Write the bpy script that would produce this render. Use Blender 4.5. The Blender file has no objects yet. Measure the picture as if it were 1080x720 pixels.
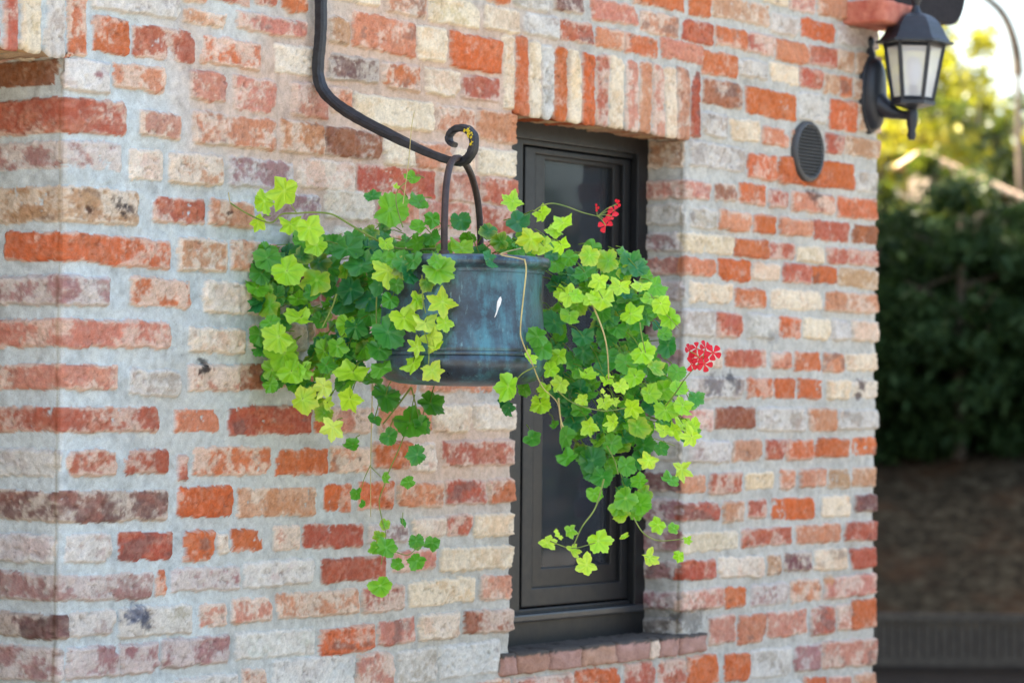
import bpy, bmesh, math, random
import numpy as np
from mathutils import Vector, Matrix
random.seed(7)
RNG = np.random.default_rng(11)
scene = bpy.context.scene
COL = scene.collection
R = math.radians

# ------------------------------------------------------------------ camera maths
F = 3250.0; VX = 2210.0; HOR = 68.0; ROLL = 0.009; Z0 = 7.16; EYE = 1.65
TH = math.atan2(VX, F)
FH = Vector((math.cos(TH), math.sin(TH), 0)); RT = Vector((math.sin(TH), -math.cos(TH), 0)); UPZ = Vector((0, 0, 1))
PIT = math.atan2(HOR, F)
FW = FH * math.cos(PIT) + UPZ * math.sin(PIT)
UP0 = -FH * math.sin(PIT) + UPZ * math.cos(PIT)
RT1 = RT * math.cos(ROLL) + UP0 * math.sin(ROLL)
UP1 = UP0 * math.cos(ROLL) - RT * math.sin(ROLL)
CAM = Vector((0, 0, EYE)) - FH * Z0

def ray(px, py):
    return FW + RT1 * ((px - 540) / F) + UP1 * ((360 - py) / F)
def at(px, py, d):                       # point at camera depth d
    return CAM + ray(px, py) * d
def on_y(px, py, Y):                     # point on a plane parallel to the facade
    r = ray(px, py); return CAM + r * ((Y - CAM.y) / r.y)
def on_x(px, py, X):
    r = ray(px, py); return CAM + r * ((X - CAM.x) / r.x)
def depth(p): return (Vector(p) - CAM).dot(FW)

# ------------------------------------------------------------------ scene helpers
def tag(o, label=None, cat=None, group=None, kind=None):
    if label: o['label'] = label
    if cat: o['category'] = cat
    if group: o['group'] = group
    if kind: o['kind'] = kind
    return o
def empty(name, loc=(0, 0, 0), rot=(0, 0, 0), parent=None):
    o = bpy.data.objects.new(name, None); COL.objects.link(o)
    o.empty_display_size = 0.1
    o.location = loc; o.rotation_euler = rot
    if parent: o.parent = parent
    return o
def link(name, me, m=None, parent=None, smooth=True):
    o = bpy.data.objects.new(name, me); COL.objects.link(o)
    if m: me.materials.append(m)
    if smooth and len(me.polygons):
        me.polygons.foreach_set('use_smooth', np.ones(len(me.polygons), dtype=bool))
    if parent:
        o.parent = parent
    return o
def from_np(name, V, Q, m, parent=None, col=None, attrs=None, smooth=True, tri=False):
    me = bpy.data.meshes.new(name)
    V = np.asarray(V, dtype=np.float32); Q = np.asarray(Q, dtype=np.int32)
    n = Q.shape[1]
    if parent is not None:                 # children keep world coords as local minus the parent's place
        V = V - np.array(parent_world(parent), dtype=np.float32)
    me.vertices.add(len(V)); me.vertices.foreach_set('co', V.ravel())
    me.loops.add(Q.size); me.loops.foreach_set('vertex_index', Q.ravel())
    me.polygons.add(len(Q)); me.polygons.foreach_set('loop_start', np.arange(0, Q.size, n, dtype=np.int32))
    me.update(calc_edges=True)
    if col is not None:
        a = me.color_attributes.new('Col', 'FLOAT_COLOR', 'POINT')
        c4 = np.ones((len(V), 4), dtype=np.float32); c4[:, :3] = col
        a.data.foreach_set('color', c4.ravel())
    return link(name, me, m, parent, smooth)
def parent_world(p):
    v = Vector(p.location)
    q = p.parent
    while q: v = v + Vector(q.location); q = q.parent
    return v
class MB:                                  # gathers simple shapes into ONE mesh
    def __init__(s): s.v = []; s.f = []
    def add(s, vs, fs):
        o = len(s.v); s.v += [tuple(v) for v in vs]; s.f += [tuple(i + o for i in f) for f in fs]
    def box(s, a, b, M=None):
        x0, y0, z0 = a; x1, y1, z1 = b
        vs = [Vector(p) for p in ((x0,y0,z0),(x1,y0,z0),(x1,y1,z0),(x0,y1,z0),(x0,y0,z1),(x1,y0,z1),(x1,y1,z1),(x0,y1,z1))]
        if M: vs = [M @ v for v in vs]
        s.add(vs, [(0,3,2,1),(4,5,6,7),(0,1,5,4),(1,2,6,5),(2,3,7,6),(3,0,4,7)])
    def tube(s, pts, rad, n=8, closed=False, flat=None, cap=True):
        pts = [Vector(p) for p in pts]; N = len(pts)
        rads = rad if isinstance(rad, (list, tuple)) else [rad] * N
        prev = None; rings = []
        for i, p in enumerate(pts):
            a = pts[(i - 1) % N] if (closed or i > 0) else p
            b = pts[(i + 1) % N] if (closed or i < N - 1) else p
            t = (b - a).normalized()
            if prev is None:
                ref = Vector((0, 0, 1)) if abs(t.z) < .9 else Vector((1, 0, 0))
                u = (ref - t * ref.dot(t)).normalized()
            else:
                u = (prev - t * prev.dot(t)).normalized()
            prev = u; w = t.cross(u)
            r = rads[i]
            rings.append([p + (u * math.cos(2*math.pi*k/n) + w * math.sin(2*math.pi*k/n)) * r for k in range(n)])
        vs = [v for q in rings for v in q]; fs = []
        for i in range(N if closed else N - 1):
            j = (i + 1) % N
            for k in range(n):
                fs.append((i*n+k, i*n+(k+1)%n, j*n+(k+1)%n, j*n+k))
        if not closed and cap:
            fs.append(tuple(range(n))[::-1]); fs.append(tuple((N-1)*n + k for k in range(n)))
        s.add(vs, fs)
    def lathe(s, prof, c, n=48, M=None, cap=True):
        vs = []; fs = []
        for r, z in prof:
            for k in range(n):
                a = 2*math.pi*k/n
                v = Vector((r*math.cos(a), r*math.sin(a), z))
                if M: v = M @ v
                vs.append(v + Vector(c))
        for i in range(len(prof) - 1):
            for k in range(n):
                fs.append((i*n+k, i*n+(k+1)%n, (i+1)*n+(k+1)%n, (i+1)*n+k))
        if cap:
            fs.append(tuple(range(n))[::-1]); fs.append(tuple((len(prof)-1)*n + k for k in range(n)))
        s.add(vs, fs)
    def build(s, name, m, parent=None, smooth=False, bevel=0, seg=2, sub=0, angle=40):
        me = bpy.data.meshes.new(name)
        off = parent_world(parent) if parent else Vector((0, 0, 0))
        me.from_pydata([tuple(Vector(v) - off) for v in s.v], [], s.f); me.update()
        bm = bmesh.new(); bm.from_mesh(me)
        bmesh.ops.recalc_face_normals(bm, faces=bm.faces)
        if bevel:
            es = [e for e in bm.edges if len(e.link_faces) == 2 and e.calc_face_angle(0) > R(30)]
            bmesh.ops.bevel(bm, geom=es, offset=bevel, segments=seg, affect='EDGES', profile=.6, clamp_overlap=True)
        bm.to_mesh(me); bm.free()
        o = link(name, me, m, parent, smooth)
        if smooth:
            try: me.set_sharp_from_angle(angle=R(angle))
            except Exception: pass
        return o

# ------------------------------------------------------------------ material helpers
def lin(c):
    c = np.asarray(c, dtype=float) / 255.0
    return np.where(c <= .04045, c / 12.92, ((c + .055) / 1.055) ** 2.4)
class NT:
    def __init__(s, name):
        s.m = bpy.data.materials.new(name); s.m.use_nodes = True
        s.t = s.m.node_tree; s.t.nodes.clear()
        s.out = s.t.nodes.new('ShaderNodeOutputMaterial')
    def n(s, typ, **kw):
        nd = s.t.nodes.new(typ)
        for k, v in kw.items():
            if k in nd.inputs.keys() if isinstance(k, str) else False: s.set(nd, k, v)
            else: setattr(nd, k, v)
        return nd
    def set(s, nd, k, v):
        if hasattr(v, 'is_output') or isinstance(v, bpy.types.NodeSocket): s.t.links.new(v, nd.inputs[k])
        else: nd.inputs[k].default_value = v
    def L(s, a, b): s.t.links.new(a, b)
    def coord(s, kind='Object', scale=(1, 1, 1)):
        c = s.t.nodes.new('ShaderNodeTexCoord'); mp = s.t.nodes.new('ShaderNodeMapping')
        s.L(c.outputs[kind], mp.inputs['Vector']); mp.inputs['Scale'].default_value = scale
        return mp.outputs['Vector']
    def noise(s, vec, scale, detail=5, rough=.6):
        n = s.t.nodes.new('ShaderNodeTexNoise'); s.L(vec, n.inputs['Vector'])
        n.inputs['Scale'].default_value = scale; n.inputs['Detail'].default_value = detail; n.inputs['Roughness'].default_value = rough
        return n.outputs['Fac']
    def ramp(s, fac, stops):
        r = s.t.nodes.new('ShaderNodeValToRGB'); s.L(fac, r.inputs['Fac'])
        e = r.color_ramp.elements
        while len(e) < len(stops): e.new(.5)
        for el, (p, c) in zip(e, stops):
            el.position = p; el.color = (*c, 1) if len(c) == 3 else c
        return r.outputs['Color']
    def mix(s, a, b, fac, mode='MIX'):
        m = s.t.nodes.new('ShaderNodeMix'); m.data_type = 'RGBA'; m.blend_type = mode
        for v, i in ((fac, 0), (a, 6), (b, 7)):
            if isinstance(v, bpy.types.NodeSocket): s.L(v, m.inputs[i])
            elif i == 0: m.inputs[i].default_value = v
            else: m.inputs[i].default_value = (*v, 1)
        return m.outputs[2]
    def bump(s, h, strength=.4, dist=.002, normal=None):
        b = s.t.nodes.new('ShaderNodeBump'); s.L(h, b.inputs['Height'])
        b.inputs['Strength'].default_value = strength; b.inputs['Distance'].default_value = dist
        if normal: s.L(normal, b.inputs['Normal'])
        return b.outputs['Normal']
    def bsdf(s, color, rough=.7, metal=0, normal=None, spec=.5, coat=0):
        p = s.t.nodes.new('ShaderNodeBsdfPrincipled')
        for k, v in (('Base Color', color), ('Roughness', rough), ('Metallic', metal)):
            if isinstance(v, bpy.types.NodeSocket): s.L(v, p.inputs[k])
            elif k == 'Base Color': p.inputs[k].default_value = (*v, 1)
            else: p.inputs[k].default_value = v
        p.inputs['Specular IOR Level'].default_value = spec
        if normal: s.L(normal, p.inputs['Normal'])
        s.p = p
        s.L(p.outputs[0], s.out.inputs['Surface'])
        return p
    def attr(s, name='Col'):
        a = s.t.nodes.new('ShaderNodeAttribute'); a.attribute_name = name
        return a.outputs['Color']

# ------------------------------------------------------------------ value noise in numpy
def vnoise(x, y, seed):
    xi = np.floor(x).astype(np.int64); yi = np.floor(y).astype(np.int64)
    fx = x - xi; fy = y - yi
    fx = fx*fx*(3-2*fx); fy = fy*fy*(3-2*fy)
    def h(a, b):
        n = (a * 374761393 + b * 668265263 + seed * 1442695041) & 0xffffffff
        n = ((n ^ (n >> 13)) * 1274126177) & 0xffffffff
        n = (n ^ (n >> 16)) & 0xffff
        return n / 65535.0
    return (h(xi,yi)*(1-fx) + h(xi+1,yi)*fx)*(1-fy) + (h(xi,yi+1)*(1-fx) + h(xi+1,yi+1)*fx)*fy
def fbm(x, y, seed, oct=4, gain=.55):
    a = 0; amp = 1; tot = 0
    for o in range(oct):
        a = a + amp * vnoise(x * 2**o + 17.3*o, y * 2**o + 9.1*o, seed + o); tot += amp; amp *= gain
    return a / tot
def sstep(a, b, x):
    t = np.clip((x - a) / (b - a), 0, 1); return t*t*(3-2*t)
# ------------------------------------------------------------------ the brickwork, brick by brick
# left px, right px, top, bottom (at mid length), colour letter (jambs mostly mauve, skylight put into the colour) + amount of old lime
BR = '''
92 187 -25 16 g8|190 216 -22 4 s5|218 262 -26 5 r3|191 237 11 28 s5|247 321 17 37 p5|295 321 -4 14 o4|266 291 -14 8 r4
94 134 18 57 o2|136 204 29 65 r4|211 273 40 71 o5|288 332 48 80 c7
67 113 63 98 b8|117 173 68 96 s4|198 236 75 108 p4|243 290 82 120 p4
0 66 63 92 n2|0 131 104 143 r3|145 187 118 146 p6|201 290 121 156 s4|294 338 128 163 s4|339 401 136 168 n2|402 435 148 176 y7|437 474 151 180 s3|477 499 156 182 y6|501 545 157 186 y7
0 127 149 181 m7|134 170 157 191 c7|175 233 162 196 s7|239 308 167 200 m6|312 372 169 201 c5|374 457 176 208 r2|460 503 183 214 p3|507 545 187 217 r3
0 144 196 235 t5|158 215 208 237 r4|219 266 211 240 s4|270 334 204 238 m6|340 391 201 233 c6|395 440 206 236 s3|443 496 212 241 p3|500 545 217 246 r2
6 177 246 278 o3|186 237 252 287 s7|241 300 255 288 s4|304 346 243 274 m6|350 396 240 272 c7|400 445 247 274 s3|449 494 250 277 r3|498 545 254 281 p3
0 112 291 323 m6|135 199 293 325 o5|213 300 298 332 c6|304 345 288 322 r3|349 396 281 313 n2|400 445 284 310 s4|449 494 286 311 c6|498 545 288 313 s3
0 178 337 368 p3|197 256 345 373 c7|260 320 340 370 c6|324 394 330 362 s4|400 450 320 346 o3|454 494 321 346 s3|498 545 322 347 r3
0 122 385 413 p4|133 188 389 418 g7|196 251 384 413 p6|250 277 383 412 n2|281 330 381 410 s3|334 384 374 404 c6|400 450 355 381 s3|454 494 355 380 c6|498 545 355 380 s3
388 437 390 416 s3|441 518 390 414 s3|521 545 388 412 c6
0 165 428 457 r3|182 229 430 456 s2|238 326 427 459 r2|329 342 430 457 o2|346 392 428 457 p5|396 452 428 457 s4|455 494 426 456 y6|496 545 425 454 c7
0 67 475 505 b7|69 120 474 503 r4|127 176 473 500 r2|185 195 479 507 r3|201 283 470 502 o5|287 344 472 501 o2|346 388 470 499 s5|390 432 466 494 o2|434 457 467 498 c6|461 545 463 492 r4
0 175 516 550 d4|185 244 512 546 o1|248 331 513 545 s4|339 368 510 540 o1|374 412 507 537 o2|416 465 508 535 s3|467 511 505 532 r3|512 545 504 530 o4
0 62 562 594 b6|66 116 562 594 g8|122 180 560 592 r1|192 223 560 593 o2|226 238 561 584 c8|240 275 557 582 o1|286 314 553 581 p7|317 381 551 578 r2|386 429 550 572 m6|432 466 545 567 c5|467 495 542 566 r4|497 545 541 566 y6
0 160 603 633 m4|162 173 601 629 o3|177 250 597 623 m7|254 329 590 618 b8|336 404 587 613 r2|412 457 579 602 p4|461 545 576 601 y6
0 70 644 671 d2|70 120 643 671 g7|123 200 638 670 g7|207 236 635 662 p6|241 285 629 656 p6|289 375 622 650 s5|380 423 617 645 r5|429 499 610 638 y7|504 545 606 632 s3
0 66 680 718 m6|66 124 681 715 m5|124 164 677 711 m5|167 239 671 702 m4|246 330 664 693 b8|335 393 660 689 o2|396 436 651 679 p2|440 482 646 674 c5|487 545 642 667 n4
182 248 712 745 g8|252 279 704 736 p5|284 371 692 730 b7|374 413 687 724 p5|417 459 683 720 g7|460 525 678 713 b7|500 535 716 748 s5
343 366 18 47 t4|369 436 17 56 s2|437 469 28 65 y7|472 527 38 75 o1
343 397 59 87 d4|400 440 67 96 o5|447 482 73 102 y6|485 524 80 107 r4
306 344 88 125 p3|345 369 92 120 s4|371 455 103 135 y5|457 499 112 143 s5|500 545 117 151 s2
343 398 -22 4 y6|405 448 -14 17 s5|451 504 -2 28 y6|508 546 8 34 y6
505 537 -20 4 o3|540 576 -12 10 g6|582 613 -9 14 d4|622 671 2 25 p2|665 719 -12 9 o2|725 747 -10 18 o2|749 810 -1 24 t4
550 587 15 39 g7|588 624 22 46 r4|625 655 30 52 s3|656 692 37 60 o3|694 739 43 65 p3|738 776 55 81 o1
671 714 14 38 s5|716 750 22 46 r2|752 786 29 51 o4|786 815 36 58 r5|816 850 43 66 s1|850 880 49 71 r2|881 899 53 76 t4|900 925 57 80 t4
777 808 63 83 g6|810 840 67 89 y6|841 865 72 94 r2|866 883 78 100 t5|884 897 80 103 o3|898 925 84 108 t4
739 781 85 113 n4|784 838 95 125 o0|840 870 98 130 g8|872 901 106 139 o2|903 925 112 140 t5
739 766 120 145 g8|768 799 126 149 y7|801 829 134 154 s3|868 887 141 163 r3|888 925 145 166 t4
684 722 148 178 t6|726 785 152 179 g6|786 817 162 190 o3|819 899 168 197 o0|901 925 180 203 g7
682 747 189 210 p4|751 776 193 213 n6|777 805 193 216 o3|809 829 200 220 r4|832 877 203 225 s4|881 925 208 231 o3
682 722 215 238 g6|724 754 219 242 g7|755 790 222 244 s4|792 815 226 247 o1|819 855 230 249 s4|856 894 233 255 r2|897 925 237 258 n0
682 722 245 265 m7|723 771 247 268 y6|772 808 252 272 o2|810 836 255 274 r4|838 867 259 277 y6|870 925 262 280 r4
682 721 271 290 p3|721 753 272 292 s3|755 789 273 297 o0|791 820 277 296 c5|824 853 278 299 r3|854 881 280 299 o0|882 925 283 304 t4
682 724 295 317 m4|725 771 298 320 y7|772 806 304 325 o3|810 865 305 327 y8|867 925 308 330 s4
682 722 326 355 d3|723 752 326 355 g7|754 780 330 357 r5|786 818 331 357 g7|820 843 333 358 o2|845 873 335 358 y6|876 896 337 359 g7|897 925 338 360 c5
682 720 366 386 m5|725 758 368 388 c5|762 806 368 388 r4|811 832 371 389 s5|836 864 370 392 o3|866 888 372 393 s2|890 925 372 391 y6
682 720 396 422 m7|724 783 397 421 g7|786 813 398 420 o2|815 837 398 421 o0|840 865 399 421 o1|871 894 400 421 y7|895 925 401 420 c7
682 720 430 455 m5|722 750 430 454 p6|751 794 429 452 n1|796 848 429 455 g8|850 880 430 455 s4|881 925 431 453 g6
682 722 463 487 g7|725 769 464 488 g7|771 802 463 486 t4|805 826 463 485 r2|827 856 463 485 o3|859 893 462 482 o1|896 925 460 480 o0
682 720 498 519 d4|722 742 500 520 s3|746 780 498 521 r4|783 815 497 516 y5|820 837 494 516 s3|841 869 494 514 s2|871 895 493 515 t4|896 925 492 513 t3
682 720 525 549 m5|722 757 529 549 r4|760 783 528 550 t4|787 807 526 546 r4|811 857 524 548 o0|864 894 522 545 y7|900 925 521 539 d1
682 721 558 581 m4|721 776 560 581 c6|780 833 556 576 r3|837 884 552 573 s3|889 925 549 570 r2
682 721 592 612 m5|721 752 589 611 r1|755 804 586 609 c7|807 822 584 607 t3|825 854 581 602 d6|857 891 578 601 y5|895 925 577 599 r1
682 720 623 643 m4|720 760 620 642 p5|762 784 617 641 o1|789 831 615 638 m7|832 864 610 635 s5|867 925 606 629 p4
682 722 652 672 g5|745 773 648 679 p5|776 805 647 678 s1|807 849 643 671 p5|853 877 638 669 r4|880 895 636 664 p6|896 925 631 663 o1
722 755 690 722 o2|761 789 688 718 o0|790 834 683 714 g8|836 865 679 707 m5|866 925 674 703 p4
760 800 724 750 p4|803 843 720 748 g7|846 870 713 740 o2|871 896 712 740 p4|898 925 708 736 s3
538 601 712 742 p5|605 652 704 738 o1|656 689 698 732 r4|691 721 694 724 r5
803 829 -16 6 y6|831 859 -10 14 p5|861 890 -10 19 s3|811 841 16 37 g6|842 878 21 43 o1|881 925 28 50 g5
'''
# soldier bricks of the two lintels
SOL = '''
-52 -40 -45 46 r3|-35 -22 -45 47 c7|-18 -4 -45 48 o3|0 16 -45 49 r3|19 40 -45 52 y7|45 65 -45 54 g7|68 88 -45 57 o5
528 539 37 113 y7|541 554 39 116 o2|555 567 43 118 y7|568 581 47 121 g7|582 595 49 123 o0|597 610 52 126 y7|612 625 56 127 o0|626 639 57 129 r4|640 655 59 131 y6|657 671 63 133 p6|672 684 65 136 s4|685 697 67 138 p5|698 710 70 140 y5|711 724 71 142 t4|727 736 75 143 r0
'''
CO = dict(s=(208,144,108), r=(188,94,68), o=(210,114,54), p=(204,138,118), m=(172,124,122), d=(124,80,78),
          y=(228,204,174), c=(224,202,182), t=(196,150,116), g=(188,178,166), b=(210,208,204), n=(160,98,62))
CO = {k: lin(v) for k, v in CO.items()}
LIME = lin((228, 216, 198)); LIMEB = lin((218, 213, 204))

SL = on_y(67, 300, 0).x                       # edge of the left opening
SWL = (on_y(541, 125, 0).x + on_y(535, 650, 0).x) / 2
SWR = (on_y(722, 160, 0).x + on_y(720, 640, 0).x) / 2
SR = on_y(921.5, 400, 0).x                    # right corner of the house
ZLIN = (on_y(545, 117, 0).z + on_y(715, 141, 0).z) / 2
ZDL = on_y(60, 54, 0).z
ZSILL = (on_y(560, 683, 0).z + on_y(715, 669, 0).z) / 2 - .03
ZTOP = on_y(920, -16, 0).z + .03
ZBOT = on_y(920, 738, 0).z - .02
S0 = SL - .5
print('wall', 'SL %.3f SWL %.3f SWR %.3f SR %.3f  ZLIN %.3f ZDL %.3f ZSILL %.3f top %.3f bot %.3f' % (SL, SWL, SWR, SR, ZLIN, ZDL, ZSILL, ZTOP, ZBOT))

bricks = []                                    # dict: s0 s1 z0 z1 code lime lines
def px_s(px, py):
    if px < 67:                                # on the left jamb, unfolded
        p = on_x(px, py, SL); 
        return SL - p.y, p.z
    p = on_y(px, py, 0); return p.x, p.z
def px_sw(px, py):
    p0 = on_y(px, py, 0)
    if p0.x < SWR:
        p = on_x(px, py, SWR); return SWR - p.y, p.z
    return p0.x, p0.z
for ln in BR.strip().splitlines():
    for it in ln.split('|'):
        a, b, t, bo, c = it.split(); a, b, t, bo = map(float, (a, b, t, bo))
        f = px_sw if (a < 724 and b > 700 and 140 < t < 660 and a >= 680) else px_s
        ym = (t + bo) / 2; xm = (a + b) / 2
        if a <= 0: s0 = SL - .6
        else: s0 = f(a, ym)[0]
        if a == 682 : s0 = SWR - .3
        s1 = f(b, ym)[0]
        if b == 545: s1 = SWL + .03
        if b == 925: s1 = SR + .03
        if f is px_sw and b in (720, 721, 722, 724): s1 = SWR + .002
        if a in (720, 721, 722, 723) and 140 < t < 660: s0 = SWR - .02 if a != 682 else s0
        if f is px_s and 0 < a < 64 : pass
        bricks.append(dict(s0=s0, s1=s1, z0=f(xm, bo)[1], z1=f(xm, t)[1], c=c[0], w=int(c[1]), sol=False))
for ln in SOL.strip().splitlines():
    for it in ln.split('|'):
        a, b, t, bo, c = it.split(); a, b, t, bo = map(float, (a, b, t, bo))
        p0 = on_y(a, bo, 0); p1 = on_y(b, bo, 0)
        bricks.append(dict(s0=p0.x, s1=p1.x, z0=p0.z - .004, z1=on_y((a+b)/2, t, 0).z, c=c[0], w=int(c[1]), sol=True))
# bricks that lie on a jamb only: fold-in pieces keep to their side
def overlap(s0, s1, z0, z1):
    for b in bricks:
        if s0 < b['s1'] + .012 and s1 > b['s0'] - .012 and z0 < b['z1'] + .008 and z1 > b['z0'] - .008: return True
    return False
rr = random.Random(5)
z = ZBOT - .02; 
while z < ZTOP + .05:
    s = S0 - rr.random() * .2
    while s < SR + .05:
        L_ = rr.choice((.11, .2, .21, .22, .1, .15))
        if SL - .02 < s + L_ and s < SL + .02 and z < ZDL: s += .02
        if not overlap(s, s + L_, z, z + .06):
            inside = (SWL - .03 < s + L_ and s < SWR + .03 and ZSILL - .06 < z + .06 and z < ZLIN)
            if not inside:
                bricks.append(dict(s0=s, s1=s + L_, z0=z, z1=z + .06, c=rr.choice('ssrroopmcygt'), w=rr.choice((2, 3, 4, 5, 6, 7)), sol=False))
            s += L_ + .015
        else: s += .02
    z += .077

def mortar_col(S, Z):
    n = fbm(S * 3.1, Z * 3.1, 71, 3)
    n2 = fbm(S * 16, Z * 16, 75, 4)
    n3 = fbm(S * 90, Z * 90, 79, 3)
    cool = sstep(.35, -.5, (S - SL) / 1.2 - .6 + (n - .5) * .9)      # bluish light from the left put into the mortar colour
    a = lin((190, 188, 180)); b = lin((196, 204, 204)); pk = lin((208, 180, 160))
    c = a[None] * (1 - cool[:, None]) + b[None] * cool[:, None]
    q0 = on_y(430, 120, 0); q1 = on_y(470, 480, 0)
    dd = np.minimum(np.hypot((S - q0.x) / .75, (Z - q0.z) / .42), np.hypot((S - q1.x) / .38, (Z - q1.z) / .22) + .25)
    pkw = sstep(1.15, .55, dd + (fbm(S * 4 + 5, Z * 4, 83, 4) - .5) * .9) * .9
    c = c * (1 - pkw[:, None]) + pk[None] * pkw[:, None]
    g = sstep(.56, .72, n2) * .35
    c = c * (1 - g[:, None] * .38)
    return c * (0.80 + .40 * n3)[:, None]

STAINS = [(123, 213, 9, (38, 38, 44), .85), (133, 220, 7, (60, 56, 60), .7), (91, 222, 3, (60, 30, 28), .8), (236, 226, 4, (40, 22, 22), .9), (210, 390, 5, (30, 30, 34), .9), (213, 381, 2.5, (30, 30, 34), .8),
          (905, 406, 7, (88, 72, 74), .85), (903, 416, 5, (88, 72, 74), .8), (752, 408, 12, (78, 74, 84), .6), (770, 404, 8, (70, 66, 78), .6), (768, 398, 5, (60, 60, 66), .6), (140, 650, 8, (80, 92, 118), .75), (147, 655, 6, (70, 74, 90), .7),
          (858, 208, 8, (70, 64, 64), .75), (862, 216, 6, (70, 64, 64), .6), (376, 484, 3, (50, 30, 28), .8), (97, 80, 4, (150, 86, 88), .8), (728, 657, 16, (86, 80, 76), .6), (700, 655, 14, (86, 80, 76), .5),
          (835, 596, 8, (120, 70, 74), .7), (848, 590, 9, (104, 62, 68), .7), (815, 355, 8, (150, 150, 150), .5), (872, 610, 6, (196, 150, 96), .5)]
STAINS = [(on_y(x, y, 0).x, on_y(x, y, 0).z, r, col, k) for x, y, r, col, k in STAINS]
def field(sv, zv):
    """height above the mean mortar plane, colour, on a tensor grid"""
    S, Z = np.meshgrid(sv, zv, indexing='ij')
    sh = S.shape; S1 = S.ravel(); Z1 = Z.ravel()
    wx = (fbm(S1*38, Z1*38, 3, 3) - .5) * .010 + (fbm(S1*120, Z1*120, 5, 2) - .5) * .0038
    wz = (fbm(S1*38, Z1*38, 13, 3) - .5) * .010 + (fbm(S1*120, Z1*120, 15, 2) - .5) * .0038
    wx = wx.reshape(sh); wz = wz.reshape(sh)
    rough = (fbm(S1*60, Z1*60, 21, 4) - .5).reshape(sh)
    fine = (fbm(S1*220, Z1*220, 25, 2) - .5).reshape(sh)
    mort = (.0034 + (fbm(S1*15, Z1*15, 31, 4) - .5) * .013 + (fbm(S1*110, Z1*110, 35, 2) - .5) * .0014).reshape(sh)
    mcol = mortar_col(S1, Z1).reshape(*sh, 3)
    lime_n = fbm(S1*17, Z1*24, 41, 6, .60).reshape(sh)
    lime_n2 = fbm(S1*120, Z1*120, 47, 3).reshape(sh)
    blot = fbm(S1*18, Z1*30, 53, 4).reshape(sh)
    spk = fbm(S1*300, Z1*300, 59, 2).reshape(sh)
    pits = sstep(.66, .74, fbm(S1*105, Z1*125, 63, 3).reshape(sh)) * sstep(.42, .6, blot)
    Hb = np.full(sh, -1.0); Cb = np.zeros((*sh, 3)); 
    for i, b in enumerate(bricks):
        r = random.Random(i * 7 + 1)
        i0, i1 = np.searchsorted(sv, (b['s0'] - .02, b['s1'] + .02)); j0, j1 = np.searchsorted(zv, (b['z0'] - .02, b['z1'] + .02))
        if i1 - i0 < 1 or j1 - j0 < 1: continue
        sl = np.s_[i0:i1, j0:j1]
        cs = (b['s0'] + b['s1']) / 2; cz = (b['z0'] + b['z1']) / 2; hs = (b['s1'] - b['s0']) / 2 + .001; hz = (b['z1'] - b['z0']) / 2 + .001
        ang = r.uniform(-.02, .02) if hs > hz else r.uniform(-.006, .006)
        x = S[sl] - cs; y = Z[sl] - cz
        x, y = x - y * ang + wx[sl], y + x * ang + wz[sl]
        cr = min(r.uniform(.004, .013), hs * .8)
        qx = np.abs(x) - hs + cr; qy = np.abs(y) - hz + cr
        d = np.minimum(np.maximum(qx, qy), 0) + np.hypot(np.maximum(qx, 0), np.maximum(qy, 0)) - cr
        top = r.uniform(.0075, .0135) if not b['sol'] else r.uniform(.009, .014)
        edge = sstep(.0028, -.0058, d)
        h = -.006 + (top + .006) * edge + rough[sl] * .0075 * edge + fine[sl] * .0013 + x / max(hs, .03) * r.uniform(-.0018, .0018) + y / hz * r.uniform(-.002, .002)
        # chipped corner
        if r.random() < .5:
            kx, kz = r.choice((-1, 1)) * hs, r.choice((-1, 1)) * hz
            h = h - .008 * sstep(.028, .008, np.hypot(x - kx, y - kz) + rough[sl] * .02)
        base = CO[b['c']] ** 1.22 * .97 * np.array([r.uniform(.9, 1.08), r.uniform(.92, 1.06), r.uniform(.92, 1.06)])
        alt = .45 * base + .55 * CO[r.choice({'s':'roc','r':'dso','o':'rns','p':'rms','m':'pdg','d':'mnr','y':'cst','c':'ysp','t':'yns','g':'cmt','b':'gmp','n':'rdo'}[b['c']])]
        off = r.uniform(0, .25)
        k = sstep(.36 + off * .4, .70 + off * .4, blot[sl] + (lime_n2[sl] - .5) * .18)[..., None] * .5
        col = base * (1 - k) + alt * k
        # a brown-black mineral stain on some
        if r.random() < .16:
            k = sstep(.56, .70, 1 - blot[sl])[..., None] * .55
            col = col * (1 - k) + lin((92, 72, 70)) * k
        w = b['w'] / 9.0
        thr = (.735 if b['s0'] > SWR - .3 else .71) - .43 * w
        edgew = sstep(-.012, -.001, d) * (.20 + .06 * w)
        ln_ = lime_n[sl] + r.uniform(-.05, .05) + edgew + (lime_n2[sl] - .5) * .34
        lm = (.45 * sstep(thr - .16, thr + .22, ln_) + .55 * sstep(thr - .02, thr + .12, ln_)) * ((.30 if b['s0'] > SWR - .3 else .36) + .48 * w)
        lim = LIMEB if b['c'] in 'bgm' else LIME
        if b['c'] in 'y': lim = lin((232, 218, 194))
        dust = .03 + .12 * w + .06 * sstep(.4, .6, lime_n2[sl])
        col = col * (1 - dust[..., None]) + lim * dust[..., None]
        col = col * (1 - lm[..., None]) + lim * lm[..., None]
        col = col * (.80 + .36 * spk[sl])[..., None] * (.9 + .28 * (rough[sl] + .5 - .15))[..., None]
        h = h + lm * .0012 - pits[sl] * .0028
        col = col * (1 - .30 * pits[sl])[..., None]
        m = h > Hb[sl]
        Hb[sl] = np.where(m, h, Hb[sl]); Cb[sl] = np.where(m[..., None], col, Cb[sl])
    diff = Hb - mort
    mk = sstep(-.0009, .0009, diff + fine * .0016)
    H = np.maximum(Hb, mort)
    vq = on_y(850, 160, -.004)
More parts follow.
